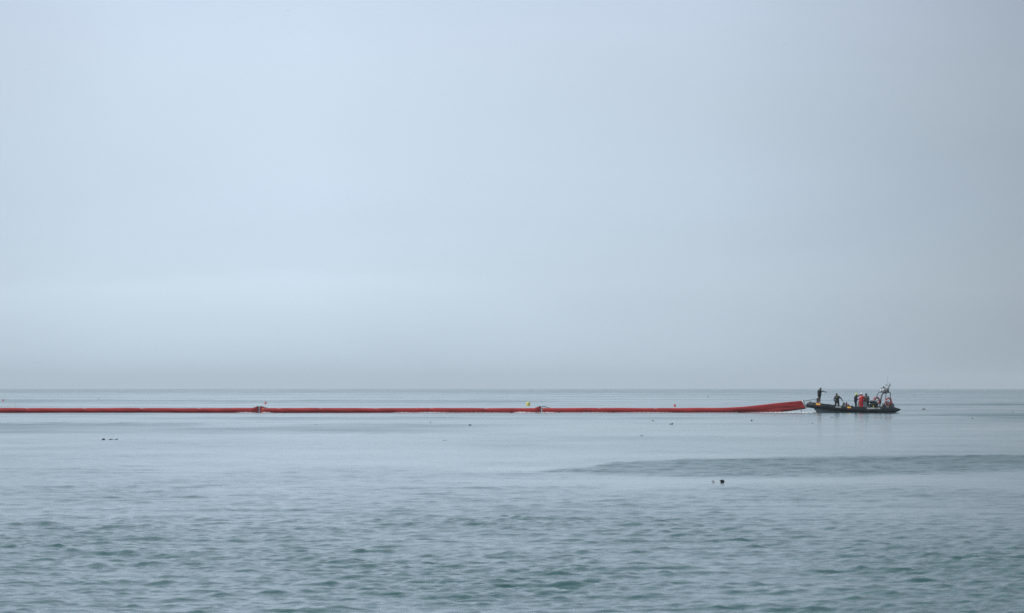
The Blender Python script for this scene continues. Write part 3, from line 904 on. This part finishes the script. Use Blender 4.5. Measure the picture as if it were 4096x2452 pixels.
# ------------------------------------------------------------------ people (distance-field bodies)
class Body:
    def __init__(s): s.p = []
    def cap(s, a, b, ra, rb, reg, k=.03): s.p.append((np.array(a, float), np.array(b, float), ra, rb, reg, k))
    def ball(s, a, r, reg, k=.02): s.cap(a, a, r, r, reg, k)
def cap_d(Q, a, b, ra, rb):
    ab = b - a; L2 = float(ab @ ab)
    t = np.clip(((Q - a) @ ab) / L2, 0, 1) if L2 > 1e-12 else np.zeros(Q.shape[:-1])
    return np.linalg.norm(Q - a - t[..., None] * ab, axis=-1) - (ra + (rb - ra) * t)
def mesh_body(body, h=.0115):
    lo = np.min([np.minimum(a, b) - max(ra, rb) for a, b, ra, rb, *_ in body.p], 0) - .04
    hi = np.max([np.maximum(a, b) + max(ra, rb) for a, b, ra, rb, *_ in body.p], 0) + .04
    n = np.ceil((hi - lo) / h).astype(int) + 1
    D = np.full(n, .5)
    for a, b, ra, rb, reg, k in body.p:
        m = max(ra, rb) + k + 2 * h
        i0 = np.maximum(0, np.floor((np.minimum(a, b) - m - lo) / h).astype(int))
        i1 = np.minimum(n, np.ceil((np.maximum(a, b) + m - lo) / h).astype(int) + 1)
        sl = tuple(slice(i0[j], i1[j]) for j in range(3))
        G = np.stack(np.meshgrid(*[lo[j] + h * np.arange(i0[j], i1[j]) for j in range(3)], indexing='ij'), -1)
        d = cap_d(G, a, b, ra, rb)
        o = D[sl]
        hh = np.clip(.5 + .5 * (o - d) / k, 0, 1)
        D[sl] = o * (1 - hh) + d * hh - k * hh * (1 - hh)
    ins = D < 0
    c = np.zeros(np.array(n) - 1, int)
    for di in (0, 1):
        for dj in (0, 1):
            for dk in (0, 1):
                c += ins[di:n[0] - 1 + di, dj:n[1] - 1 + dj, dk:n[2] - 1 + dk]
    act = np.argwhere((c > 0) & (c < 8))
    vid = np.full(c.shape, -1); vid[tuple(act.T)] = np.arange(len(act))
    acc = np.zeros((len(act), 3)); cnt = np.zeros(len(act))
    cor = [np.array(q) for q in np.ndindex(2, 2, 2)]
    for p in cor:
        for ax in range(3):
            if p[ax]: continue
            q = p.copy(); q[ax] = 1
            d0 = D[tuple((act + p).T)]; d1 = D[tuple((act + q).T)]
            x = (d0 < 0) != (d1 < 0)
            t = np.where(x, d0 / np.where(x, d0 - d1, 1), 0)
            pt = act + p; pt = pt.astype(float); pt[:, ax] += t
            acc += pt * x[:, None]; cnt += x
    V = lo + h * acc / cnt[:, None]
    F = []
    for ax in range(3):
        s0 = [slice(None)] * 3; s1 = [slice(None)] * 3
        s0[ax] = slice(0, -1); s1[ax] = slice(1, None)
        e = np.argwhere(ins[tuple(s0)] != ins[tuple(s1)])
        u, w = [j for j in range(3) if j != ax]
        def cell(du, dw):
            q = e.copy(); q[:, u] += du; q[:, w] += dw
            return vid[tuple(q.T)]
        F.append(np.stack([cell(-1, -1), cell(0, -1), cell(0, 0), cell(-1, 0)], -1))
    F = np.concatenate(F)
    regs = sorted({p[4] for p in body.p})
    C = V[F].mean(1)
    best = np.full(len(C), 9.); ri = np.zeros(len(C), int)
    for a, b, ra, rb, reg, k in body.p:
        d = cap_d(C, a, b, ra, rb)
        u = d < best
        best[u] = d[u]; ri[u] = regs.index(reg)
    return V, F, ri, regs

def hand(B, wrist, dirv, side, reg, curl=.5):
    """palm, four bent fingers of unequal length, and a thumb from the side of the palm"""
    w = Vector(wrist); d = Vector(dirv).normalized(); s = Vector(side); s = (s - d * s.dot(d)).normalized()
    nn = d.cross(s)
    k0 = w + d * .045
    for q in (-.028, 0, .028):
        B.cap(w + s * q * .6, k0 + s * q * 1.05 + d * .03, .020, .016, reg, .012)
    for i, (q, l) in enumerate(((-.033, .058), (-.011, .075), (.011, .080), (.033, .070))):
        a = k0 + d * .035 + s * q
        c1 = (d * math.cos(curl) + nn * math.sin(curl)).normalized()
        c2 = (d * math.cos(curl * 2.1) + nn * math.sin(curl * 2.1)).normalized()
        m = a + c1 * l * .55
        B.cap(a, m, .0105, .0098, reg, .004); B.cap(m, m + c2 * l * .5, .0098, .009, reg, .004)
    a = w + d * .025 + s * .03
    m = a + (d * .6 + s * .7 + nn * .3).normalized() * .042
    B.cap(a, m, .014, .012, reg, .008); B.cap(m, m + (d * .9 + s * .25 + nn * .4).normalized() * .032, .012, .010, reg, .004)

def person(label, cx, ly, zfoot, J, mats, bulk=1.0, extras=()):
    """J: joints in metres, x right in the picture, y away, z above the feet"""
    B = Body()
    f = Vector((math.cos(J['face']), math.sin(J['face']), 0)); a = Vector((-f.y, f.x, 0))        # chest facing, left side
    hf = Vector((math.cos(J['head_face']), math.sin(J['head_face']), J.get('nod', 0))).normalized(); ha = Vector((-hf.y, hf.x, 0)).normalized(); hu = hf.cross(ha) * 1
    if hu.z < 0: hu = -hu
    pel, chest = Vector(J['pelvis']), Vector(J['chest'])
    neck, head = Vector(J['neck']), Vector(J['head'])
    k = bulk
    T, Lg, Ar = 'torso', 'legs', 'sleeve'
    B.cap(pel + a * .075, pel - a * .075, .115 * k, .115 * k, J.get('hipreg', Lg))
    mid = pel.lerp(chest, .45)
    B.cap(mid + a * .055, mid - a * .055, .112 * k, .112 * k, T, .05)
    B.cap(chest + a * .085 + f * .01, chest - a * .085 + f * .01, .128 * k, .128 * k, T, .05)
    up = chest.lerp(neck, .62)
    B.cap(up + a * .125, up - a * .125, .072 * k, .072 * k, T, .05)
    B.cap(chest + Vector((0, 0, .1)), neck, .10 * k, .062, T, .05)
    B.cap(neck - Vector((0, 0, .02)), head - hf * .02, .056, .052, 'skin', .02)
    # head: cranium, face, jaw, nose, ears, brow, eyes, lips
    H = 'skin'
    B.cap(head + hu * .035 - hf * .018, head + hu * .03 + hf * .012, .092, .086, H, .02)
    B.cap(head - hu * .03 + hf * .032, head - hu * .062 + hf * .045, .064, .045, H, .03)
    B.cap(head + hf * .088 + hu * .012, head + hf * .108 - hu * .022, .010, .015, H, .01)
    for s in (-1, 1):
        B.cap(head + ha * s * .088 - hf * .006 + hu * .012, head + ha * s * .086 - hf * .004 - hu * .022, .016, .012, H, .008)
        B.cap(head + hf * .088 + ha * s * .018 + hu * .032, head + hf * .078 + ha * s * .05 + hu * .030, .012, .011, H, .012)
        B.ball(head + hf * .090 + ha * s * .034 + hu * .010, .0115, 'eye', .003)
    B.cap(head + hf * .094 + ha * .022 - hu * .046, head + hf * .094 - ha * .022 - hu * .046, .0085, .0085, 'lip', .004)
    # arms
    for sd, s in (('l', 1), ('r', -1)):
        sh = up + a * s * .165 * (0.6 + .4 * k); el, wr = Vector(J['el_' + sd]), Vector(J['wr_' + sd])
        B.cap(sh, el, .058 * k, .046 * k, Ar, .035)
        split = J.get('sleeve', 1.0)
        fr = 'sleeve' if split >= 1 else 'arm'
        if split < .5:                                   # sleeve ends above the elbow
            B.p.pop()
            m = sh.lerp(el, split * 2)
            B.cap(sh, m, .060 * k, .052 * k, Ar, .035); B.cap(m, el, .058, .052, 'arm', .012)
        B.cap(el, wr, .043 * (k if fr == 'sleeve' else 1.3), .030 * (k if fr == 'sleeve' else 1.3), fr, .02)
        hd = Vector(J.get('hand_' + sd, (wr - el)[:]))
        hand(B, wr, hd, J.get('side_' + sd, (0, 0, 1)), J.get('handreg', 'hand'), J.get('curl', .45))
    # legs
    for sd, s in (('l', 1), ('r', -1)):
        hp = pel + a * s * .095 - Vector((0, 0, .05)); kn, an = Vector(J['kn_' + sd]), Vector(J['an_' + sd])
        if J.get('shorts'):
            m = hp.lerp(kn, J['shorts'])
            B.cap(hp, m, .098, .082, Lg, .03); B.cap(m, kn, .076, .062, 'shin', .012)
        else:
            B.cap(hp, kn, .095 * k, .066 * k, Lg, .03)
        cal = kn.lerp(an, .3) - f * .012
        rg = 'shin' if J.get('shorts') else Lg
        kk = 1 if J.get('shorts') else k
        B.cap(kn, cal, .060 * kk, .066 * kk, rg, .025); B.cap(cal, an, .064 * kk, .044 * kk, rg, .025)
        fd = Vector(J.get('foot', f[:]))
        B.cap(an - fd * .04 - Vector((0, 0, .03)), an + fd * .13 - Vector((0, 0, .045)), .046, .036, 'shoe', .02)
        B.cap(an + fd * .13 - Vector((0, 0, .045)), an + fd * .18 - Vector((0, 0, .05)), .036, .030, 'shoe', .01)
    V, F, ri, regs = mesh_body(B)
    root = thing('person', label, 'person', loc(cx, ly, zfoot), 0)
    me = bpy.data.meshes.new('body')
    me.from_pydata(V.tolist(), [], F.tolist())
    for r_ in regs:
        me.materials.append(M[mats[r_]])
    me.polygons.foreach_set('material_index', ri.astype(np.int32))
    bm = bmesh.new(); bm.from_mesh(me); bmesh.ops.recalc_face_normals(bm, faces=bm.faces); bm.to_mesh(me); bm.free()
    smooth(me)
    link_mesh('body', me, None, root)
    fr = Matrix((hf, ha, hu)).transposed().to_4x4()
    HM = Matrix.Translation(head) @ fr                          # head frame: x forward, z up
    for e in extras:
        e(root, HM, dict(f=f, a=a, chest=chest, neck=neck, up=up, pel=pel, k=k))
    return root

def dome(rx, ry, rz, zc, a_end, back=0.0, seg=24, n=9):
    V, F = [], []
    for i in range(n + 1):
        t = R(1) + (R(a_end) - R(1)) * i / n
        for j in range(seg):
            b = 2 * math.pi * j / seg
            V.append((rx * math.sin(t) * math.cos(b) - .006, ry * math.sin(t) * math.sin(b), zc + rz * math.cos(t) - (back * max(0, -math.cos(b)) * (i / n))))
    for i in range(n):
        for j in range(seg):
            F.append((i * seg + j, i * seg + (j + 1) % seg, (i + 1) * seg + (j + 1) % seg, (i + 1) * seg + j))
    F.append(tuple(range(seg)))
    return V, F
def e_hair(root, HM, d):
    vf = dome(.116, .101, .106, .034, 84, .085)
    solid(obj('hair', xf(vf, HM), M['hair'], root), .008)
def e_helmet(m, brim=True):
    def fn(root, HM, d):
        h = solid(obj('helmet', xf(dome(.142, .122, .128, .040, 95, .02 if brim else .06), HM), M[m], root), .006)
        if brim:
            V, F = [], []
            for j in range(24):
                b = 2 * math.pi * j / 24
                for q, z in ((0, .032), (1, .024)):
                    ext = 1 + q * (.30 if math.cos(b) > 0 else .12)
                    V.append((.138 * ext * math.cos(b), .120 * ext * math.sin(b), z))
            F = [(2 * j, 2 * j + 1, (2 * j + 3) % 48, (2 * j + 2) % 48) for j in range(24)]
            solid(obj('brim', xf((V, F), HM), M[m], h), .008)
        else:
            obj('chin_strap', sweep([HM @ Vector(p) for p in ((.0, .118, .03), (.03, .085, -.06), (.05, 0, -.105), (.03, -.085, -.06), (.0, -.118, .03))], .009, 6), M['dark'], h)
    return fn
def e_cap(root, HM, d):
    h = solid(obj('cap', xf(dome(.118, .104, .108, .040, 90, .03), HM), M['dark'], root), .006)
    V = [(.105 + .0 * t, y * .085, .046) for t in (0,) for y in np.linspace(-1, 1, 7)] + [(.105 + .085 * (1 - y * y) ** .5 if abs(y) < 1 else .105, y * .088, .026) for y in np.linspace(-1, 1, 7)]
    F = [(i, i + 1, i + 8, i + 7) for i in range(6)]
    solid(obj('visor', xf((V, F), HM), M['dark'], h), .006)
def e_hood(m):
    def fn(root, HM, d):
        n_, f, a = d['neck'], d['f'], d['a']
        pts = [n_ + f * (.085 * math.cos(t)) + a * (.115 * math.sin(t)) + Vector((0, 0, -.02 + .02 * (-math.cos(t)))) for t in np.linspace(0, 2 * math.pi, 21)[:-1]]
        obj('rolled_hood', sweep(pts, .042, 10, closed=True), M[m], root)
    return fn
def e_plate(name, m, side, w, hgt, dz, dx=0.0, dist=.135):
    """small flat print lying on the chest or back"""
    def fn(root, HM, d):
        f, a, c = d['f'] * side, d['a'], d['chest'] + Vector((0, 0, dz))
        V, F = [], []
        k = d['k']
        for i in range(7):
            for j in range(3):
                u = (i / 6 - .5) * w + dx
                bulge = dist * k - .5 * (u / .23) ** 2 * .1
                V.append(c + a * u + f * bulge + Vector((0, 0, (j / 2 - .5) * hgt)))
        for i in range(6):
            for j in range(2):
                F.append((i * 3 + j, i * 3 + j + 1, i * 3 + 4 + j, i * 3 + 3 + j))
        solid(obj(name, (V, F), M[m], root), .012)
    return fn
def e_vest(root, HM, d):
    f, a, n_, c, k = d['f'], d['a'], d['neck'], d['chest'], d['k']
    pts = [c + f * .15 + a * .075 - Vector((0, 0, .14)), c + f * .155 + a * .085 + Vector((0, 0, .03)), n_ + f * .09 + a * .085 - Vector((0, 0, .06)), n_ - f * .01 + a * .10 + Vector((0, 0, .0)),
           n_ - f * .095 + Vector((0, 0, .015)), n_ - f * .01 - a * .10, n_ + f * .09 - a * .085 - Vector((0, 0, .06)), c + f * .155 - a * .085 + Vector((0, 0, .03)), c + f * .15 - a * .075 - Vector((0, 0, .14))]
    obj('life_vest_collar', sweep(rounded_path(pts, .06, 3), .038, 8), M['vest'], root)
def e_belt(m):
    def fn(root, HM, d):
        p = d['pel'].lerp(d['chest'], .42); f, a, k = d['f'], d['a'], d['k']
        pts = [p + f * .122 * k * math.cos(t) + a * .172 * k * math.sin(t) for t in np.linspace(0, 2 * math.pi, 29)[:-1]]
        obj('belt', sweep(pts, .022, 6, closed=True), M[m], root)
    return fn

base = dict(torso='wetsuit', legs='wetsuit', sleeve='wetsuit', skin='skin', hand='skin_dark', arm='skin_dark', shin='skin', shoe='dark', eye='eye', lip='lip')
def mm(**k): d = dict(base); d.update(k); return d

# 1 man on the bow, pointing right
person('man in short black wetsuit standing barelegged on the bow, arm stretched out to the right', 478, 0, BOW_Z, dict(
    face=R(-42), head_face=R(0), pelvis=(-.02, 0, .93), chest=(-.015, 0, 1.25), neck=(.02, 0, 1.47), head=(.10, -.01, 1.585), nod=-.12, hipreg='legs',
    el_r=(.27, -.17, 1.35), wr_r=(.60, -.19, 1.265), hand_r=(.9, 0, -.35), side_r=(0, .2, 1), el_l=(.17, .12, 1.18), wr_l=(.10, -.12, 1.20), hand_l=(-.5, -.6, .1), side_l=(0, 0, 1),
    kn_l=(.04, .08, .49), an_l=(.06, .09, .085), kn_r=(-.07, -.08, .49), an_r=(-.12, -.09, .085), shorts=.62, sleeve=.42, foot=(.8, -.5, 0)),
    mm(sleeve='wetgreen', hand='skin_dark'), bulk=1.42, extras=(e_hair, e_hood('wetsuit'), e_plate('yellow_print', 'print', 1, .16, .035, .10)))
# 2 man in full wetsuit, back to us
person('man in full black wetsuit seen from behind with left hand on hip', 832, 0, DECK_Z, dict(
    face=R(80), head_face=R(150), pelvis=(-.01, 0, .93), chest=(0, 0, 1.25), neck=(-.02, 0, 1.47), head=(-.05, .0, 1.60), nod=-.1,
    el_l=(-.35, -.02, 1.06), wr_l=(-.26, -.12, .84), hand_l=(.5, .1, -.6), side_l=(0, 1, 0), el_r=(.43, .02, 1.17), wr_r=(.55, .0, .97), hand_r=(.3, .1, -.8), side_r=(-.5, .5, 0),
    kn_l=(-.18, .02, .50), an_l=(-.20, -.02, .085), kn_r=(.16, .02, .50), an_r=(.21, 0, .085)),
    mm(), bulk=1.34, extras=(e_hair, e_hood('wetgreen'), e_plate('yellow_print', 'print', -1, .24, .045, .06)))
# 3 yellow helmet
person('person in yellow green helmet and navy clothes with an orange red collar', 1212, -.02, DECK_Z, dict(
    face=R(-8), head_face=R(-10), nod=-.25, pelvis=(-.05, 0, .93), chest=(-.04, 0, 1.22), neck=(-.01, 0, 1.44), head=(.03, 0, 1.56),
    el_l=(.22, .22, 1.42), wr_l=(.42, .22, 1.56), hand_l=(.9, 0, .25), side_l=(0, 0, 1), el_r=(.02, -.26, 1.0), wr_r=(.22, -.20, 1.08), hand_r=(.9, .2, .1), side_r=(0, 0, 1),
    kn_l=(0, .1, .5), an_l=(.0, .1, .085), kn_r=(-.02, -.1, .5), an_r=(-.04, -.1, .085)),
    mm(torso='navy', legs='navy', sleeve='navy', skin='skin_dark', hand='skin_dark'), bulk=1.48, extras=(e_helmet('lime', False), e_vest))
# 4 white helmet, red suit
person('person in red coverall and white hard hat, back turned, standing against the console', 1312, -.62, DECK_Z, dict(
    face=R(62), head_face=R(40), pelvis=(-.04, 0, .94), chest=(0, 0, 1.25), neck=(.02, 0, 1.48), head=(.03, .01, 1.61), nod=-.05,
    el_l=(-.20, .20, 1.12), wr_l=(-.05, .40, 1.08), hand_l=(.4, .6, 0), side_l=(0, 0, 1), el_r=(.30, .05, 1.12), wr_r=(.42, .22, .96), hand_r=(.4, .6, -.2), side_r=(0, 0, 1),
    kn_l=(-.12, .02, .5), an_l=(-.13, -.02, .085), kn_r=(.07, .02, .5), an_r=(.07, -.02, .085)),
    mm(torso='redsuit', legs='redsuit', sleeve='redsuit', skin='navy', hand='skin_dark'), bulk=1.42,
    extras=(e_helmet('helmet', True), e_hood('redsuit'), e_belt('maroon'), e_plate('reflective_patch', 'reflect', -1, .16, .09, .08, .09), e_plate('reflective_strip', 'reflect', -1, .05, .16, .16, -.13)))
# 5 olive shirt and cap
person('man in grey green short sleeved shirt and dark cap, facing the camera behind the console', 1428, .30, DECK_Z, dict(
    face=R(-100), head_face=R(-150), nod=-.15, pelvis=(.04, .02, .90), chest=(.02, 0, 1.22), neck=(-.01, 0, 1.45), head=(-.03, -.02, 1.57),
    el_l=(.27, -.12, 1.06), wr_l=(.06, -.30, .97), hand_l=(-.8, -.2, -.3), side_l=(0, 0, 1), el_r=(-.24, -.08, 1.06), wr_r=(-.04, -.28, .93), hand_r=(.6, -.3, -.5), side_r=(0, 0, 1),
    kn_l=(.16, -.06, .48), an_l=(.16, -.02, .085), kn_r=(-.08, -.06, .48), an_r=(-.08, -.02, .085), sleeve=.40),
    mm(torso='olive', legs='dark', sleeve='olive', skin='skin_dark', hand='skin_dark'), bulk=1.34, extras=(e_cap, e_plate('chest_badge', 'console', 1, .05, .05, .08, .1)))

# ------------------------------------------------------------------ buoys
def cone_buoy(px, py, h, r, label, tilt=0.0):
    p = on_water(px, py)
    root = thing('cone_buoy', label, 'buoy', (p.x, p.y, 0), 0, 'red cone buoys beyond the barrier')
    root.rotation_euler = (0, tilt, 0)
    obj('cone', lathe([(r * .98, -.06), (r, -.01), (r * .97, .03), (r * .30, h * .80), (r * .16, h * .93), (.012, h)], 18), M['cone'], root)
    obj('collar', lathe([(r * 1.0, -.07), (r * 1.10, -.05), (r * 1.10, .0), (r * 1.0, .02)], 18), M['scrap'], root)
cone_buoy(12, 1605, .47, .225, 'red cone buoy at the far left edge')
cone_buoy(1062, 1616, .46, .215, 'red cone buoy behind the left grey joint of the barrier')
cone_buoy(2699, 1627, .45, .22, 'red cone buoy behind the right half of the barrier, close to its top edge')
p = on_water(2112.5, 1622.5)
yb = thing('mooring_buoy', 'round yellow buoy floating beyond the barrier', 'buoy', (p.x, p.y, 0))
obj('float_ball', lathe([(.24, -.08), (.30, -.04), (.315, .0), (.30, .04), (.295, .12), (.30, .22), (.285, .34), (.23, .46), (.14, .535), (.05, .565), (.01, .57)], 24), M['yellow'], yb)
obj('lifting_stick', sweep([(.22, 0, .46), (.36, -.02, .60)], .022, 6), M['frame'], yb)

# ------------------------------------------------------------------ flotsam
def lump(px, py, w, h, seed, label, m='debris', name='floating_lump', dl=.8, cat='debris', group='dark flotsam on the water'):
    p = on_water(px, py); s = p.y / FPX
    o = obj(name, blob((0, 0, h * s * .30), (w * s / 2, max(w * s / 2 * dl, .03), h * s * .72), seed, .30), M[m])
    o.location = (p.x, p.y, 0)
    return tag(o, label, cat, group)
def stick(px0, px1, py, th, label, m='wood'):
    a, b_ = on_water(px0, py), on_water(px1, py); s = a.y / FPX
    c = a.lerp(b_, .5)
    pts = [Vector((-(b_ - a).length / 2 + (b_ - a).length * t, .03 * math.sin(5 * t), .012 * math.sin(9 * t) + .01)) for t in np.linspace(0, 1, 9)]
    o = obj('floating_stick', merge(sweep(pts, [th * s * q for q in (.55, .75, .7, .6, .55, .45, .45, .5, .7)], 7), blob(pts[-1] + Vector((-.04, 0, .02)), (.045, .04, .022), 5, .3, 1)), M[m])
    o.location = (c.x, c.y, 0)
    return tag(o, label, 'stick', 'floating sticks')
# dark lump pair, nearest the camera
p = on_water(2890, 1931.5)
o = thing('floating_lump', 'largest dark lump with a slanted flat top, right one of the near pair', 'debris', (p.x, p.y, 0))
obj('lump_body', blob((0, 0, .035), (.062, .06, .05), 14, .16), M['debris'], o)
obj('slanted_lid', xf(rbox((-.008, 0, .072), (.095, .085, .026), .006), Matrix.Rotation(R(-17), 4, 'Y')), M['debris'], o, False)
p = on_water(2854.5, 1931)
o = thing('floating_lump', 'small white scrap with a dark cap, left one of the near pair', 'debris', (p.x, p.y, 0))
obj('scrap_body', blob((0, 0, .015), (.035, .035, .035), 15, .15), M['scrap'], o)
obj('dark_cap', xf(rbox((-.004, 0, .048), (.06, .055, .018), .004), Matrix.Rotation(R(-25), 4, 'Y')), M['debris'], o, False)
lump(414, 1759, 15, 4.6, 2, 'dark peaked hump of weed at left, beside the floating stick')
stick(436, 471, 1758.5, 1.8, 'thin dark floating stick with a knob, just right of the peaked hump')
p = on_water(2685, 1697.5); s = p.y / FPX
o = thing('floating_lump', 'dark wedge shaped lump with raised right end, below the middle of the towed section', 'debris', (p.x, p.y, 0), 0, 'dark flotsam on the water')
obj('lump_body', blob((-1 * s, 0, 1.2 * s), (6.5 * s, 4 * s, 2 * s), 31, .2), M['debris'], o)
obj('raised_end', blob((4.6 * s, 0, 2.6 * s), (2.6 * s, 2.4 * s, 2.8 * s), 32, .2), M['debris'], o)
for q in ((1880, 1701.5, 12, 4, 33, 'dark low hump left of the wedge lump, below the right joint'),
          (2612, 1684, 10, 2.2, 34, 'small flat dark piece just below the towed section'),
          (3007, 1683, 8, 4, 35, 'small dark hump below the rising barrier end'),
          (3249, 1694.5, 4.5, 2.4, 36, 'tiny dark lump below the boat nose'),
          (3328, 1670, 15, 2.2, 37, 'flat dark strip close in front of the boat lettering'),
          (3694, 1638, 13, 3, 38, 'dark flat hump just right of the boat stern'),
          (3890, 1674.5, 6, 2, 39, 'small dark speck near the right edge, in the dark streak'),
          (4051, 1650, 9, 1.6, 40, 'thin dark sliver close to the right edge'),
          (1264, 1699, 8, 1.8, 41, 'small dark sliver below the middle barrier section'),
          (2566, 1743.5, 12, 1.6, 42, 'thin pale brown sliver above the ruffled patch'),
          (3660, 1584, 4, 1.6, 43, 'far dark speck right of the flag staff'),
          (394, 1596, 5, 2, 44, 'far dark speck beyond the left barrier section'),
          (62, 1619.5, 5, 1.4, 45, 'far thin speck behind the barrier near the left cone'),
          (2695, 1584.5, 4, 1.6, 46, 'far dark speck above the right cone, left of the twin specks'),
          (2830, 1585.5, 4.5, 2, 47, 'far dark speck behind the rising barrier, beside a flat sliver'),
          (2833.5, 1589.5, 6, 1.3, 48, 'far flat sliver behind the rising barrier, under the speck'),
          (2026, 1580.5, 4, 1.8, 49, 'far dark speck left of and above the yellow buoy')):
    lump(*q[:5], q[5], dl=.6)
for q in ((1775, 1761.5, 11, 1.8, 51, 'longer brown flat piece, left of two floating side by side'),
          (1785.5, 1761.5, 7, 1.8, 52, 'shorter brown flat piece, right of two floating side by side')):
    lump(*q[:5], q[5], m='wood', dl=.5, group='brown flat pieces')
for q in ((1717, 1690, 3.4, 2.4, 61, 'white scrap touching a dark speck below the middle section'),
          (1827, 1692.5, 5, 2.0, 62, 'white scrap left of the dark low hump'),
          (2975.5, 1710.5, 4, 3, 63, 'pinkish white scrap below the rising barrier end'),
          (3192, 1693.5, 3, 3, 64, 'white dot below the barrier weight'),
          (4064, 1648.5, 2.6, 2.2, 65, 'white dot at the right edge next to the thin sliver'),
          (2759, 1581.5, 3, 2.4, 66, 'far white dot between two dark specks beyond the barrier'),
          (2308, 1582, 3.4, 1.8, 67, 'far white dot right of and above the yellow buoy'),
          (1058, 1575, 2.4, 2, 68, 'far white dot above the left red cone')):
    lump(*q[:5], q[5], m='scrap', name='floating_piece', cat='scrap', group='white scraps on the water')
lump(1722, 1689.5, 3.4, 3, 71, 'dark speck beside the white scrap below the middle section')

# ------------------------------------------------------------------ birds in the sky
def bird(px, py, span, roll, head, label):
    p = P(px, py, 450.0)
    root = thing('bird', label, 'bird', p, head, 'birds high in the sky')
    root.rotation_euler = (roll, 0, head)
    s = span
    obj('bird_body', blob((0, 0, 0), (.16 * s, .045 * s, .05 * s), 4, .05, 2), M['bird'], root)
    for sd in (-1, 1):
        V = []
        for y, x0, x1, z in ((.02, .08, -.08, .01), (.20, .10, -.05, .09), (.36, .05, -.05, .08), (.50, -.05, -.08, .03)):
            V += [(x0 * s, sd * y * s, z * s), (x1 * s, sd * y * s, z * s)]
        F = [(2 * i, 2 * i + 1, 2 * i + 3, 2 * i + 2) for i in range(3)]
        solid(obj('wing', (V, F), M['bird'], root), .008)
bird(1152.5, 43.5, .26, R(20), R(60), 'dark bird near the top edge, left of the middle')
bird(3137, 176.5, .24, R(-14), R(70), 'dark bird high on the right')
bird(1803.5, 894.5, .14, R(10), R(30), 'tiny dark bird in the middle of the sky')
bird(120.5, 259, .14, R(30), R(80), 'tiny dark bird at the upper left')

# ------------------------------------------------------------------ foam
def foam_strip(pxs, heights, Y, width, seed):
    """low uneven ridge of froth lying on the water"""
    rnd = random.Random(seed)
    V, F = [], []
    n = int((pxs[-1] - pxs[0]) / .8)
    for i in range(n + 1):
        px = pxs[0] + (pxs[-1] - pxs[0]) * i / n
        h = 1.25 * float(np.interp(px, pxs, heights)) * (0.75 + .35 * math.sin(px * .55 + seed) * math.sin(px * .21) + .22 * math.sin(px * 1.3 + seed * 2) + rnd.uniform(-.08, .08))
        w = width * (1 + .25 * math.sin(px * .8))
        x = (px - 2048) * Y / FPX
        jy = .05 * math.sin(px * .47 + seed)
        V += [(x, Y - w + jy, -.03), (x, Y - w * .55 + jy, h * .7 - .01), (x, Y + jy, h), (x, Y + w * .5 + jy, h * .5 - .01), (x, Y + w + jy, -.03)]
    for i in range(n):
        for j in range(4):
            F.append((5 * i + j, 5 * i + j + 1, 5 * i + 6 + j, 5 * i + 5 + j))
    return V, F
parts = [foam_strip([3040, 3110, 3180, 3230, 3248, 3262, 3300, 3360], [.02, .055, .06, .07, .12, .09, .04, .0], 449.0, .35, 1),
         foam_strip([2950, 3050, 3130], [.0, .03, .05], 449.6, .25, 2),
         foam_strip([2050, 2065, 2085, 2100, 2150, 2165, 2200, 2240], [.0, .04, .075, .05, .015, .03, .045, .0], 449.55, .18, 3),
         foam_strip([2240, 2400, 2450, 2600, 2700, 2950], [.015, .03, .01, .035, .01, .02], 449.55, .12, 4),
         foam_strip([940, 960, 985, 1040, 1060, 1100], [0, .03, .04, .0, .05, 0], 449.55, .12, 5),
         foam_strip([1560, 1610, 1660, 1720, 1800, 1900, 2040], [0, .035, .02, .05, .02, .02, .01], 449.55, .12, 6)]
fo = obj('foam', merge(*parts), M['foam'])
tag(fo, 'thin white foam along the barrier foot and at the boat bow', None, None, 'stuff')
